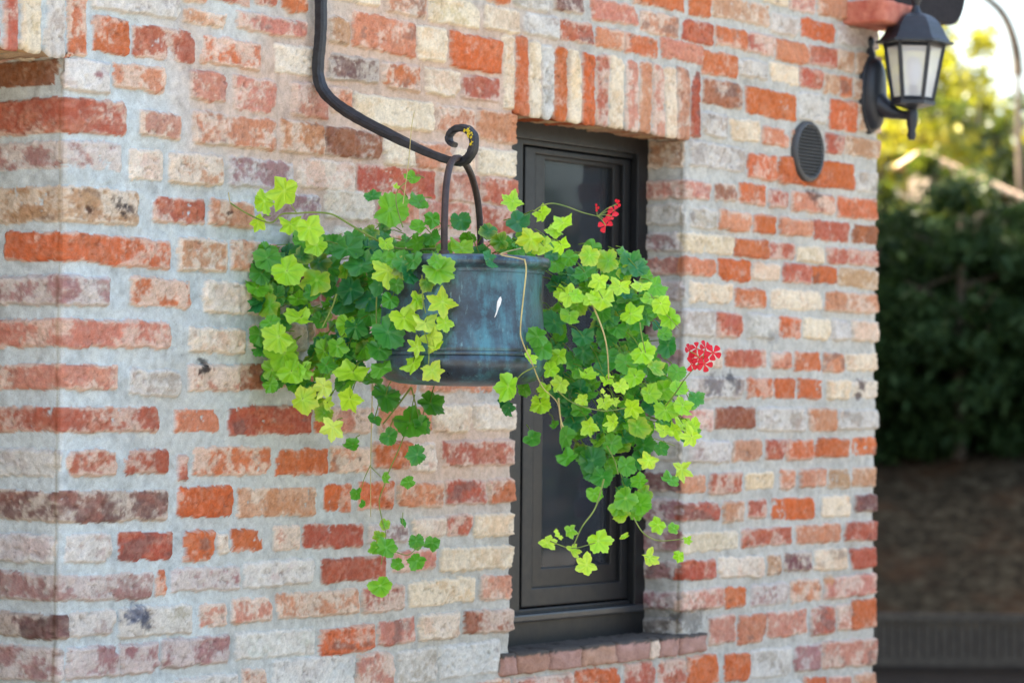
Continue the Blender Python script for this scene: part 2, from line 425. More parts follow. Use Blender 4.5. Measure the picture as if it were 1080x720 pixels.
    H = np.where(np.hypot(S - vq.x, Z - vq.z) < .088, np.minimum(H, .0045), H)
    C = mcol * (1 - mk[..., None]) + Cb * mk[..., None]
    for s_, z_, r, col, k in STAINS:
        px_ = 1 / 430.0
        dd = np.hypot((S - s_) / 1.7, Z - z_) / (r * px_) + (lime_n - .5) * 2.6 + (lime_n2 - .5) * 1.6
        kk = (sstep(1.25, .45, dd) * k)[..., None]
        C = C * (1 - kk) + lin(col) * kk
    # dirt where the mortar meets a brick's lower edge keeps to the joint
    return H, np.clip(C, .01, .9), mk
# ------------------------------------------------------------------ materials of the house
def mat_brick():
    t = NT('old_brick_and_mortar'); v = t.coord('Object')
    c = t.attr('Col')
    n1 = t.noise(v, 420, 4, .7); n2 = t.noise(v, 60, 5, .65); n3 = t.noise(v, 7, 4, .5)
    c = t.mix(c, t.ramp(n1, [(.3, (.58, .55, .53)), (.5, (1, 1, 1)), (.75, (1.14, 1.14, 1.14))]), .65, 'MULTIPLY')
    c = t.mix(c, t.ramp(n2, [(.32, (.72, .69, .68)), (.5, (1, 1, 1)), (.72, (1.1, 1.09, 1.07))]), .55, 'MULTIPLY')
    c = t.mix(c, t.ramp(n3, [(.3, (.86, .84, .82)), (.6, (1, 1, 1))]), .6, 'MULTIPLY')
    nb = t.bump(n1, .45, .0016); nb = t.bump(n2, .45, .004, nb)
    t.bsdf(c, .93, 0, nb, .25)
    return t.m
def mat_plain_brick():                          # the far flank and the base of the house, out of the picture
    t = NT('plain_brick'); v = t.coord('Object')
    mp = t.t.nodes.new('ShaderNodeMapping'); t.L(v, mp.inputs['Vector']); mp.inputs['Rotation'].default_value = (R(90), 0, 0)
    b = t.t.nodes.new('ShaderNodeTexBrick'); t.L(mp.outputs[0], b.inputs['Vector'])
    b.inputs['Scale'].default_value = 1; b.inputs['Brick Width'].default_value = .21; b.inputs['Row Height'].default_value = .077
    b.inputs['Mortar Size'].default_value = .014; b.inputs['Color1'].default_value = (.52, .28, .19, 1); b.inputs['Color2'].default_value = (.62, .48, .36, 1); b.inputs['Mortar'].default_value = (.48, .48, .45, 1)
    n = t.noise(v, 30); c = t.mix(b.outputs['Color'], t.ramp(n, [(.3, (.6, .6, .6)), (.7, (1.1, 1.1, 1.1))]), .6, 'MULTIPLY')
    t.bsdf(c, .9, 0, t.bump(n, .4, .004)); return t.m
M_BRICK = mat_brick(); M_PLAIN = mat_plain_brick()

def noisy(name, c1, c2, scale, rough=.6, metal=0, bump=.3, dist=.002, spec=.5, stretch=(1,1,1)):
    t = NT(name); v = t.coord('Object', stretch)
    n = t.noise(v, scale, 6, .65); n2 = t.noise(v, scale * 6, 4, .6)
    c = t.ramp(n, [(.3, tuple(c1)), (.7, tuple(c2))])
    c = t.mix(c, t.ramp(n2, [(.3, (.8,.8,.8)), (.7, (1.12,1.12,1.12))]), .5, 'MULTIPLY')
    rg = t.ramp(n2, [(.2, (rough*.8,)*3), (.8, (min(1, rough*1.2),)*3)])
    t.bsdf(c, rg, metal, t.bump(n2, bump, dist), spec); return t.m
M_FRAME = noisy('anthracite_lacquer', (.0042,.0048,.006), (.007,.0078,.0092), 9, .48, 0, .12, .001)
M_BEAD = noisy('bead_reflection_lacquer', (.0060,.0056,.0060), (.0085,.0080,.0082), 9, .45, 0, .12, .001)  # brown reflection on the bead put into its colour
M_IRON = noisy('black_forged_iron', (.012,.013,.016), (.035,.036,.040), 30, .5, .35, .7, .003)
M_BAIL = noisy('brown_rusted_iron', (.030,.022,.022), (.075,.048,.045), 40, .55, .3, .6, .002)
M_DARK = noisy('dark_interior', (.02,.02,.022), (.03,.03,.03), 3, .9)
M_GUTTER = noisy('dark_brown_gutter', (.008,.006,.008), (.016,.012,.015), 12, .75, 0, .3, .002, .2)
M_WOOD = noisy('dark_old_wood', (.035,.028,.022), (.07,.055,.045), 8, .8, 0, .4, .003, stretch=(1,1,6))

house = empty('brick_house', (SWL, 0, 0))
tag(house, 'old house wall of pale reclaimed red and cream bricks with a dark window', 'house')

def lsp(bps, step, fine=()):
    out = []
    for a, b in zip(bps[:-1], bps[1:]):
        n = max(1, int(round((b - a) / step))); out += list(np.linspace(a, b, n + 1)[:-1])
    out.append(bps[-1])
    return np.unique(np.round(np.array(out), 6))
RC = .006
def with_fine(bps, edges, step):
    pts = list(lsp(bps, step))
    for e in edges:
        pts = [p for p in pts if abs(p - e) > .0135 or abs(p - e) < 1e-5]
        pts += [e + k * .0022 for k in range(-6, 7)]
    pts = [p for p in pts if bps[0] - 1e-6 <= p <= bps[-1] + 1e-6]
    return np.unique(np.round(np.array(pts), 5))
FAST_STEP = 1.0
sv = with_fine([S0, SL, SWL, SWR, SR], [SL, SWL, SWR, SR], .0042 * FAST_STEP)
zv = with_fine([ZBOT, ZSILL, ZLIN, ZDL, ZTOP] if ZDL > ZLIN else [ZBOT, ZSILL, ZDL, ZLIN, ZTOP], [ZLIN, ZDL], .0030 * FAST_STEP)
H, C, MK = field(sv, zv)
S, Z = np.meshgrid(sv, zv, indexing='ij')
inwin_z = (zv > ZSILL - 1e-5) & (zv < ZLIN + 1e-5)
indoor_z = zv < ZDL + 1e-5
X = S.copy(); Y = -H.copy(); ZZ = Z.copy()
def fold_edge(edge, sgn, zmask):
    """round the arris at a vertical edge; sgn=+1: the open side lies at larger s"""
    ie = int(np.argmin(np.abs(sv - edge)))
    he = H[ie]
    for i in range(len(sv)):
        d = (edge - sv[i]) * sgn
        if d < -1e-4 or d > .014: continue
        fade = 1 - sstep(0, .014, d)
        X[i, zmask] += sgn * (he[zmask] * .85 * fade)
        if d < RC: Y[i, zmask] += RC * (1 - math.sqrt(max(0, 1 - min(1, 1 - d / RC) ** 2)))
fold_edge(SL, -1, indoor_z); fold_edge(SWL, 1, inwin_z); fold_edge(SWR, -1, inwin_z); fold_edge(SR, 1, np.ones(len(zv), bool))
def fold_h(zedge, m):                            # lower arris of a lintel
    je = int(np.argmin(np.abs(zv - zedge))); he = H[:, je].copy()
    for j in range(len(zv)):
        d = zv[j] - zedge
        if d < -1e-4 or d > .014: continue
        fade = 1 - sstep(0, .014, d)
        ZZ[m, j] -= he[m] * 1.0 * fade
        if d < RC: Y[m, j] += RC * (1 - math.sqrt(max(0, 1 - min(1, 1 - d / RC) ** 2)))
fold_h(ZLIN, (sv > SWL - 1e-5) & (sv < SWR + 1e-5)); fold_h(ZDL, sv < SL + 1e-5)
ns, nz = len(sv), len(zv)
idx = np.arange(ns * nz).reshape(ns, nz)
Q = np.stack([idx[:-1, :-1], idx[1:, :-1], idx[1:, 1:], idx[:-1, 1:]], -1)
cs = (sv[:-1] + sv[1:]) / 2; cz = (zv[:-1] + zv[1:]) / 2
CS, CZ = np.meshgrid(cs, cz, indexing='ij')
hole = ((CS > SWL) & (CS < SWR) & (CZ > ZSILL) & (CZ < ZLIN)) | ((CS < SL) & (CZ < ZDL))
sol_r = [b for b in bricks if b['sol']]
lw = [b for b in sol_r if b['s0'] > SL + .3]; ld = [b for b in sol_r if b['s0'] <= SL + .3]
lint_w = (CS > min(b['s0'] for b in lw) - .006) & (CS < max(b['s1'] for b in lw) + .006) & (CZ > ZLIN) & (CZ < np.interp(CS, [lw[0]['s0'], lw[-1]['s1']], [lw[0]['z1'] + .008, lw[-1]['z1'] + .008]))
lint_d = (CS < max(b['s1'] for b in ld) + .006) & (CZ > ZDL) & (CZ < ZTOP + 1)
def sub(mask, name):
    q = Q[mask]; u, inv = np.unique(q.ravel(), return_inverse=True)
    V = np.stack([X.ravel()[u], Y.ravel()[u], ZZ.ravel()[u]], -1)
    return V, inv.reshape(-1, 4), C.reshape(-1, 3)[u]
parts = [list(sub(~hole & ~lint_w & ~lint_d, 'wall'))]
def strip_v(edge, sgn, zmask_lo, zmask_hi, dep):
    """the reveal behind a vertical edge; sgn=-1: it faces -X (seen), +1: faces +X"""
    zz = zv[(zv >= zmask_lo - 1e-5) & (zv <= zmask_hi + 1e-5)]
    tv = np.concatenate([np.array([0.0, .003, .006]), np.arange(RC, dep, .004), [dep]])
    su = edge + sgn * tv if sgn > 0 else edge - tv
    order = np.argsort(su); h, c, _ = field(np.sort(su), zz)
    inv = np.empty_like(order); inv[order] = np.arange(len(order)); h = h[inv]; c = c[inv]
    T, Zs = np.meshgrid(tv, zz, indexing='ij')
    Xs = edge + sgn * (h * (.85 + .15 * sstep(0, .02, T))); ie = int(np.argmin(np.abs(sv - edge)))
    he = H[ie][(zv >= zmask_lo - 1e-5) & (zv <= zmask_hi + 1e-5)]
    Ys = T - he[None] * (1 - sstep(0, .012, T)) + RC * (1 - sstep(0, .02, T))
    Xs = Xs + 0
    n, m = T.shape; ix = np.arange(n * m).reshape(n, m)
    q = np.stack([ix[:-1, :-1], ix[1:, :-1], ix[1:, 1:], ix[:-1, 1:]], -1).reshape(-1, 4)
    return [np.stack([Xs.ravel(), Ys.ravel(), Zs.ravel()], -1), q, c.reshape(-1, 3)]
parts.append(strip_v(SL, -1, ZBOT, ZDL, .42))
parts.append(strip_v(SWR, -1, ZSILL, ZLIN, .17))
parts.append(strip_v(SWL, 1, ZSILL, ZLIN, .17))
parts.append(strip_v(SR, 1, ZBOT, ZTOP, .10))
def join(ps):
    V = []; q = []; c = []; o = 0
    for v, f, k in ps: V.append(v); q.append(f + o); c.append(k); o += len(v)
    return np.concatenate(V), np.concatenate(q), np.concatenate(c)
V, q, c = join(parts)
wall = from_np('wall', V, q, M_BRICK, house, c)
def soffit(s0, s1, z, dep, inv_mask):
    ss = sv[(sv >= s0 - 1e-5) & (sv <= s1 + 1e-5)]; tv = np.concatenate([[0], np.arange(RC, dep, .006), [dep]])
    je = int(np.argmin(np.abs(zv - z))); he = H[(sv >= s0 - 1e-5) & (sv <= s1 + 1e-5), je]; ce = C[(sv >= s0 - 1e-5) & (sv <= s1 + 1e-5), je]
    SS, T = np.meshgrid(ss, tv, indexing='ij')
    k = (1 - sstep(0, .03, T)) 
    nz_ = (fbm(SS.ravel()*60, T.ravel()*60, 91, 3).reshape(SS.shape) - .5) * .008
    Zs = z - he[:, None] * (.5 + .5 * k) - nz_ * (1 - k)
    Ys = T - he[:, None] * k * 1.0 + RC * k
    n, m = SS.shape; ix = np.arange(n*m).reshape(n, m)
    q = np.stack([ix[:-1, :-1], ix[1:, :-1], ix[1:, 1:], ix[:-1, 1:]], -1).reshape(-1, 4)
    cc = np.repeat(ce[:, None, :], len(tv), 1) * np.array([.80, .62, .45])      # brown clay, darkened further for the shade under the lintel
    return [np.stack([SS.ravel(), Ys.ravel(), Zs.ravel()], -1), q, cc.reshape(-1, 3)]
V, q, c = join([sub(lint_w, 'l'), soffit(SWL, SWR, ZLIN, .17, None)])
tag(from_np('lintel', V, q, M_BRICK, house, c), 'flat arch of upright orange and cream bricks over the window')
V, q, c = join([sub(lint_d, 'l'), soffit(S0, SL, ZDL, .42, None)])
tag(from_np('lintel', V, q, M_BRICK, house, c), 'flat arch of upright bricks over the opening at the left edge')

# ------------------------------------------------------------------ body of the house beyond the picture
ZE = ZTOP + .42                                  # eaves
mb = MB()
mb.box((SR - .25, .10, 0), (SR - .012, 5.5, ZE))                                  # flank seen from the right
mb.box((S0 - 2.6, -.004, 0), (S0 - .9, .3, ZE)); mb.box((S0 - .899, .0015, ZDL + .01), (S0 + .012, .3, ZE))
mb.box((SL + .004, .001, 0), (SR - .003, .26, ZBOT - .002))
mb.box((S0, .002, ZTOP + .002), (SR - .003, .26, ZE))
mb.box((S0 - 2.6, 5.2, 0), (SR - .26, 5.5, ZE))
mb.build('rear_wall', M_PLAIN, house)
mb = MB(); mb.box((S0 - .9, .42, 0), (SL - .002, .47, ZDL + .03)); mb.build('door', M_WOOD, house)
# roof, pitched back from the eaves
mb = MB()
def quadbox(p, th):
    a, b, c_, d = [Vector(v) for v in p]; n = (b - a).cross(d - a).normalized() * th
    mb.add([a, b, c_, d, a + n, b + n, c_ + n, d + n], [(3,2,1,0),(4,5,6,7),(0,1,5,4),(1,2,6,5),(2,3,7,6),(3,0,4,7)])
quadbox([(S0 - 2.7, -.10, ZE), (SR + .05, -.10, ZE), (SR + .05, 2.8, ZE + 1.7), (S0 - 2.7, 2.8, ZE + 1.7)], .06)
quadbox([(SR + .05, 5.7, ZE), (S0 - 2.7, 5.7, ZE), (S0 - 2.7, 2.805, ZE + 1.7), (SR + .05, 2.805, ZE + 1.7)], .06)
M_TILE = noisy('clay_roof_tile', (.42,.20,.11), (.55,.32,.2), 14, .85, 0, .6, .02)
mb.build('roof', M_TILE, house)

# ------------------------------------------------------------------ corbel at the corner under the eaves
cp = on_x(896, 15, on_y(893, 15, 0).x)
s_c = on_y(889, 16, 0).x
zt = on_y(889, 1, 0).z; zb = on_y(889, 26, 0).z
bm = bmesh.new()
def rough_block(bm, a, b, seed, cuts=7, amp=.004, rad=.008):
    from mathutils import noise
    n0 = len(bm.verts); bm.verts.ensure_lookup_table(); grid = {}
    def vert(i, j, k):
        if (i, j, k) not in grid:
            grid[i, j, k] = bm.verts.new([a[q] + (b[q] - a[q]) * t / cuts for q, t in enumerate((i, j, k))])
        return grid[i, j, k]
    for i in range(cuts):
        for j in range(cuts):
            for e in (0, cuts):
                for ax in range(3):
                    def pos(u, v): c = [u, v]; c.insert(ax, e); return vert(*c)
                    bm.faces.new([pos(i, j), pos(i+1, j), pos(i+1, j+1), pos(i, j+1)])
    allv = list(grid.values())
    for v in allv:
        c = Vector([min(max(v.co[i], a[i] + rad), b[i] - rad) for i in range(3)])
        d = v.co - c
        if d.length > 1e-6: v.co = c + d.normalized() * min(d.length, rad)
        v.co += noise.noise_vector(v.co * 45 + Vector((seed * 3.1, 0, 0))) * amp + noise.noise_vector(v.co * 130 + Vector((seed, 5, 0))) * amp * .4
    bmesh.ops.recalc_face_normals(bm, faces=bm.faces)
    return allv
M_CORB = noisy('red_clay_brick', lin((176,84,68)), lin((212,136,112)), 26, .92, 0, .6, .004)
rough_block(bm, (s_c, -.125, zb), (SR + .012, .02, zt), 3)
me = bpy.data.meshes.new('corbel'); bm.to_mesh(me); bm.free()
me.transform(Matrix.Translation(-Vector(house.location)))
tag(link('corbel', me, M_CORB, house), 'single red brick corbel jutting out at the top right corner')
# dark wall plate beam whose rounded end sticks out past the gable
bp0 = on_y(1004, 27, .02); bx1 = on_y(1018, 10, .02).x; bz0 = bp0.z
prof = [(SR - .3, bz0), (bx1 - .10, bz0)] + [(bx1 - .10 + .10*math.sin(a), bz0 + .13 - .13*math.cos(a)) for a in np.linspace(.15, math.pi/2, 8)] + [(bx1, bz0 + .26), (SR - .3, bz0 + .26)]
mb = MB(); n = len(prof)
mb.add([(x, y, z) for y in (.015, .13) for x, z in prof], [tuple(range(n))[::-1], tuple(range(n, 2*n))] + [(k, (k+1) % n, n + (k+1) % n, n + k) for k in range(n)])
mb.build('beam_end', M_GUTTER, house, bevel=.006)

# ------------------------------------------------------------------ sill of bricks on edge
M_SILL = None
t = NT('weathered_sill_brick'); v = t.coord('Object'); c = t.attr('Col')
n1 = t.noise(v, 300, 4); n2 = t.noise(v, 34, 6, .7)
geo = t.t.nodes.new('ShaderNodeNewGeometry'); sx = t.t.nodes.new('ShaderNodeSeparateXYZ'); t.L(geo.outputs['True Normal'], sx.inputs[0])
c = t.mix(c, t.ramp(n1, [(.3, (.6,.58,.56)), (.6, (1.1,1.1,1.1))]), .6, 'MULTIPLY')
c = t.mix(c, t.ramp(n2, [(.35, (.62,.58,.57)), (.6, (1.05,1.05,1.05))]), .6, 'MULTIPLY')
t.bsdf(c, .9, 0, t.bump(n2, .5, .005), .25); M_SILL = t.m
PR = -.016
sx_ = [529.5, 546.5, 581.5, 614.5, 651.5, 686.5, 697, 718, 747]
scol = ['m', 'n', 'm', 't', 'm', 'c', 'm', 'm']
SC = lin((180, 144, 128))
bm = bmesh.new(); cl = bm.verts.layers.float_color.new('Col')
zsf = lambda px, top: on_y(px, (687 - (px - 528) * .0959) if top else (711 - (px - 528) * .1096), PR).z
ZS_T = (zsf(540, 1) + zsf(735, 1)) / 2; ZS_B = (zsf(540, 0) + zsf(735, 0)) / 2
for k in range(8):
    a = on_y(sx_[k], 690, PR).x + .003; b = on_y(sx_[k+1], 690, PR).x - .003
    vs = rough_block(bm, (a, PR - random.uniform(0, .004), ZS_B - .004), (b, .16, ZS_T - .003), 20 + k, 10, .0055, .007)
    base = SC * .72 + CO[scol[k]] * .28 if k != 5 else CO['c']
    for v_ in vs:
        topk = 1 if v_.co.z > ZS_T - .012 else 0
        lichen = lin((84, 78, 73))                                  # black lichen crust on the weather side of the sill
        cc = lichen if topk else base
        v_[cl] = (*cc, 1)
# mortar bed
a0 = on_y(530, 690, PR).x; b0 = on_y(746, 690, PR).x
vs = rough_block(bm, (a0, PR + .008, ZS_B + .004), (b0, .15, ZS_T - .0065), 44, 22, .003, .004)
for v_ in vs: v_[cl] = (*(lin((84, 79, 74)) if v_.co.z > ZS_T - .02 else lin((150, 136, 126))), 1)
me = bpy.data.meshes.new('sill'); bm.to_mesh(me); bm.free(); me.transform(Matrix.Translation(-Vector(house.location)))
tag(link('sill', me, M_SILL, house), 'brick window sill with a blackened top')

# ------------------------------------------------------------------ window
win = empty('window', (0, 0, 0), parent=house)
win.location = Vector((SWL, .1, ZSILL)) - Vector(house.location)
def ring(name, px_out, px_in, yf, yb, m, ysl=None):
    """frame ring between two rectangles (l, r, t, b as picture px on the plane yf), front at yf, its inner sides sloping to yb"""
    def rect(q, y, yref):
        l, r, tt, bb = q; xm = 612
        x0 = on_y(l, 400, yref).x; x1 = on_y(r, 400, yref).x; z1 = on_y(xm, tt, yref).z; z0 = on_y(xm, bb, yref).z
        return [(x0, y, z0), (x1, y, z0), (x1, y, z1), (x0, y, z1)]
    o = rect(px_out, yf, yf); i = rect(px_in, yf, yf); ib = [(x, yb, z) for x, _, z in i]; ob = [(x, yb + .02, z) for x, _, z in o]
    mb = MB(); mb.add(o + i + ib + ob, [(k, (k+1) % 4, 4 + (k+1) % 4, 4 + k) for k in range(4)] + [(4+k, 4+(k+1) % 4, 8+(k+1) % 4, 8+k) for k in range(4)] + [((k+1) % 4, k, 12+k, 12+(k+1) % 4) for k in range(4)])
    ob_ = mb.build(name, m, win, bevel=.003, seg=2)
    return ob_, i
y0 = .108
ring('frame', (470, 684, 125, 690), (540, 671, 154, 647), y0, y0 + .02, M_FRAME)
ring('frame', (470, 684, 152, 662), (550, 667, 160, 637), y0 + .014, y0 + .045, M_FRAME)
# the dark slot between frame and sash, then the sash
ring('sash', (552, 666, 162, 635), (563, 656, 168, 616), y0 + .022, y0 + .036, M_FRAME)
ring('sash_bead', (562.5, 656.5, 167, 617), (573, 645, 173, 596), y0 + .034, y0 + .050, M_BEAD)
mb = MB(); zb_ = on_y(612, 646, y0 - .012).z                              # weather bar
mb.box((on_y(520, 400, y0).x, y0 - .016, zb_ - .010), (on_y(676, 400, y0).x, y0 + .012, zb_ + .008))
mb.build('weather_bar', noisy('blue_grey_lacquer', (.020,.024,.029), (.026,.031,.037), 9, .32), win, bevel=.004)
t = NT('window_glass')
gl = t.t.nodes.new('ShaderNodeBsdfGlossy'); gl.inputs['Roughness'].default_value = .03; gl.inputs['Color'].default_value = (.9,.95,1,1)
tr = t.t.nodes.new('ShaderNodeBsdfTransparent'); tr.inputs['Color'].default_value = (.62,.66,.70,1)
fr = t.t.nodes.new('ShaderNodeFresnel'); fr.inputs['IOR'].default_value = 1.28
ms = t.t.nodes.new('ShaderNodeMixShader'); t.L(fr.outputs[0], ms.inputs[0]); t.L(tr.outputs[0], ms.inputs[1]); t.L(gl.outputs[0], ms.inputs[2]); df = t.t.nodes.new('ShaderNodeBsdfDiffuse'); df.inputs['Color'].default_value = (.46,.50,.56,1)
m3 = t.t.nodes.new('ShaderNodeMixShader'); nn = t.noise(t.coord('Object', (6, 6, 1.2)), 3.0, 4); rr_ = t.ramp(nn, [(.3, (.015,)*3), (.7, (.045,)*3)]); t.L(rr_, m3.inputs[0]); t.L(ms.outputs[0], m3.inputs[1]); t.L(df.outputs[0], m3.inputs[2]); t.L(m3.outputs[0], t.out.inputs['Surface'])
M_GLASS = t.m
yg = y0 + .046
mb = MB(); x0 = on_y(560, 400, yg).x; x1 = on_y(662, 400, yg).x; z1 = on_y(612, 160, yg).z; z0 = on_y(612, 612, yg).z
mb.box((x0, yg, z0), (x1, yg + .006, z1)); mb.build('pane', M_GLASS, win)
# pale strip standing in for a reflection in the glass, and the dark room
M_STREAK = noisy('grey_glass_streak', (.42,.44,.44), (.55,.56,.55), 20, .9, stretch=(8,8,.5))
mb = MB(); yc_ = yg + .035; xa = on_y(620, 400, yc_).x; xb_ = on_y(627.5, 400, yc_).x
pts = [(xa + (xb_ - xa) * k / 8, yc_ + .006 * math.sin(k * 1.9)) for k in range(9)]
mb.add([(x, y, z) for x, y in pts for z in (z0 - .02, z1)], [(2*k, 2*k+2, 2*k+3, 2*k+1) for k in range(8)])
mb.build('glass_streak', M_STREAK, win, smooth=True)
mb = MB(); rx0, rx1, ry0, ry1, rz0, rz1 = SWL - .6, SR - .3, .262, 3.0, .3, ZTOP
mb.add([(rx0,ry1,rz0),(rx1,ry1,rz0),(rx1,ry1,rz1),(rx0,ry1,rz1),(rx0,ry0,rz0),(rx1,ry0,rz0),(rx1,ry0,rz1),(rx0,ry0,rz1)],
       [(0,1,2,3),(0,4,5,1),(3,2,6,7),(0,3,7,4),(1,5,6,2)])
mb.build('room', M_DARK, house)
# mortar bed closing the joint under the frame
# ------------------------------------------------------------------ round vent
vp = on_y(850, 160, -.004); 
vr = abs(on_y(850, 128, 0).z - on_y(850, 192, 0).z) / 2
vp.y -= 0; VD = -.0075
vent = empty('air_vent', (vp.x, 0, vp.z)); tag(vent, 'round dark grey louvred vent cover set in the brick wall', 'vent')
M_VENT = noisy('dark_grey_plastic', (.050,.052,.055), (.070,.072,.074), 20, .55)
RX = Matrix.Rotation(R(90), 4, 'X')
mb = MB(); mb.lathe([(vr*.84,-.004),(vr*.84,.010),(vr*.88,.013),(vr*.96,.011),(vr,.006),(vr,-.004)], (vp.x, VD, vp.z), 56, RX, cap=False)
mb.build('rim', M_VENT, vent, smooth=True)
mb = MB(); mb.lathe([(vr*.82, .0), (vr*.82, .002)], (vp.x, VD, vp.z), 48, RX); mb.build('back_disc', noisy('vent_black', (.012,.012,.013), (.02,.02,.02), 20, .8), vent)
mb = MB(); NS = 15
for k in range(NS):
    zz = -vr*.84 + (k + .5) * 2 * vr*.84 / NS; hw = math.sqrt(max(0, (vr*.85)**2 - zz*zz)); ph = vr*.84 / NS
    a = [(vp.x-hw, VD - .003, vp.z+zz+ph*.7), (vp.x+hw, VD - .003, vp.z+zz+ph*.7), (vp.x+hw, VD - .011, vp.z+zz-ph*.25), (vp.x-hw, VD - .011, vp.z+zz-ph*.25)]
    mb.add(a + [(x, y, z - .0022) for x, y, z in a], [(0,1,2,3),(7,6,5,4),(3,2,6,7),(0,4,5,1),(0,3,7,4),(1,5,6,2)])
mb.build('louvres', M_VENT, vent)
# ------------------------------------------------------------------ forged bracket
p0 = on_y(338, 60, -.028); SB = p0.x
path = [(338,-70),(338,-20),(338.5,20),(337.5,45),(335.5,66),(336,82),(340,94),(348,104),(362,115),(380,126),(400,136.5),(425,149),(450,160.5),(470,168),(482,171),(491,169),(497,162),(500,152),(498.5,142),(492,136),(484,135),(477,138.5),(473.5,145),(475,150.5),(479.5,153)]
P = [on_x(x, y, SB) for x, y in path]
def smooth_path(P, n=4):
    out = []
    for i in range(len(P) - 1):
        a = P[max(0, i-1)]; b = P[i]; c = P[i+1]; d = P[min(len(P)-1, i+2)]
        for k in range(n):
            t = k / n
            out.append(.5 * ((2*b) + (c - a)*t + (2*a - 5*b + 4*c - d)*t*t + (3*b - a - 3*c + d)*t**3))
    out.append(P[-1]); return out
br = empty('wall_bracket', (SB, 0, P[2].z)); tag(br, 'black forged iron wall bracket bent outward with a curled hook end', 'bracket')
SP = smooth_path(P, 5)
mb = MB(); vs = []; n = len(SP)
tot = sum((SP[i+1]-SP[i]).length for i in range(n-1)); acc = 0
for i, p in enumerate(SP):
    tg = (SP[min(n-1,i+1)] - SP[max(0,i-1)]).normalized(); acc += (SP[i]-SP[max(0,i-1)]).length
    nr = Vector((0, -tg.z, tg.y)); f = acc / tot
    th = .0125 * (1 - f) + .0074 * f; th *= (1 - .25 * sstep(.9, 1, f))
    wd = .0115 * (1 - sstep(.35, .7, f)) + .0105 * sstep(.35, .7, f)
    jit = .0007
    th += random.uniform(-jit, jit); wd += random.uniform(-jit, jit)
    tw = math.radians(38) * math.sin(f * 9) * (1 if .35 < f < .62 else .15)
    ct, st = math.cos(tw), math.sin(tw); ax = Vector((1, 0, 0))
    u = ax * ct + nr * st; w = nr * ct - ax * st
    for a, b in ((-1,-.6),(-.6,-1),(.6,-1),(1,-.6),(1,.6),(.6,1),(-.6,1),(-1,.6)): vs.append(p + u * (wd * a) + w * (th * b))
fs = [(i*8+k, i*8+(k+1) % 8, (i+1)*8+(k+1) % 8, (i+1)*8+k) for i in range(n-1) for k in range(8)] + [tuple(range(8))[::-1], tuple((n-1)*8+k for k in range(8))]
mb.add(vs, fs)
M_HOOK = NT('forged_iron_with_lichen'); t = M_HOOK; v = t.coord('Object')
n1 = t.noise(v, 60, 5, .7); n2 = t.noise(v, 22, 4, .5)
c = t.ramp(n1, [(.3, (.012,.013,.017)), (.7, (.045,.046,.052))])
t.bsdf(c, t.ramp(n1, [(.3, (.35,)*3), (.7, (.7,)*3)]), .3, t.bump(n1, .6, .003)); 
mb.build('bar', t.m, br, smooth=True, angle=35)
# yellow lichen on the scroll
M_LICH = noisy('yellow_lichen', lin((196,170,20)), lin((226,204,60)), 80, .95, 0, .8, .002)
bm = bmesh.new(); hp = on_x(498, 144, SB)
cand = [p for p in SP if (p - hp).length < .021 and p.z > hp.z - .018]
for k in range(60):
    q = random.choice(cand); rd = Vector((0, random.gauss(0, 1), random.gauss(0, 1))).normalized() * random.uniform(0, .0062)
    q2 = q + rd + Vector((-.0098, 0, 0)) if random.random() < .7 else q + rd.normalized() * .0066 + Vector((random.uniform(-.009, .004), 0, 0))
    bmesh.ops.create_icosphere(bm, subdivisions=1, radius=random.uniform(.0014, .0036), matrix=Matrix.Translation(q2) @ Matrix.Diagonal((.6, 1, 1, 1)))
me = bpy.data.meshes.new('lichen'); bm.to_mesh(me); bm.free(); me.transform(Matrix.Translation(-Vector(br.location))); link('lichen', me, M_LICH, br)
mb = MB(); mb.box((SB - .03, -.016, P[1].z - .02), (SB + .03, .0, P[1].z + .05)); mb.build('fixing_plate', M_IRON, br, bevel=.004)

# ------------------------------------------------------------------ pot
PC = on_x(488, 275, SB)                                        # middle of the mouth
D = depth(PC); PX = D / F                                       # metres per picture pixel at the pot
zr = on_x(488, 273, SB).z
RR = 91 * PX
print('pot depth %.3f radius %.3f out %.3f' % (D, RR, -PC.y))
pot = empty('hanging_pot', (PC.x, PC.y, zr - 132 * PX)); tag(pot, 'dark blue green patinated copper cauldron hanging from the iron bracket', 'pot')
def M_pot():
    t = NT('patinated_copper'); v = t.coord('Object')
    vs_ = t.coord('Object', (26, 26, 4)); vf = t.coord('Object', (90, 90, 22))
    n1 = t.noise(vs_, 1.0, 7, .7); n2 = t.noise(v, 9, 7, .70); n3 = t.noise(vf, 1, 5, .7); n4 = t.noise(v, 240, 3)
    base = t.ramp(n2, [(.28, (.026,.024,.027)), (.42, (.040,.056,.076)), (.56, (.058,.110,.148)), (.74, (.15,.15,.15))])
    m = t.t.nodes.new('ShaderNodeMath'); m.operation = 'MULTIPLY'; t.L(n1, m.inputs[0]); t.L(n2, m.inputs[1])
    base = t.mix(base, (.075,.235,.29), t.ramp(m.outputs[0], [(.23, (0,0,0)), (.34, (.85,.85,.85))]))
    base = t.mix(base, (.28,.50,.53), t.ramp(n3, [(.60, (0,0,0)), (.76, (.6,.6,.6))]))
    base = t.mix(base, (.10,.075,.06), t.ramp(t.noise(v, 5, 4), [(.55, (0,0,0)), (.75, (.6,.6,.6))]))
    rg = t.ramp(n2, [(.3, (.25,)*3), (.7, (.46,)*3)])
    t.bsdf(base, rg, .35, t.bump(n4, .22, .0015, t.bump(n2, .35, .006)), .5); return t.m
MP = M_pot(); C0 = (PC.x, PC.y, zr)
def pr(L_): return [(r * RR / 91, -y * PX) for r, y in L_]
mb = MB()
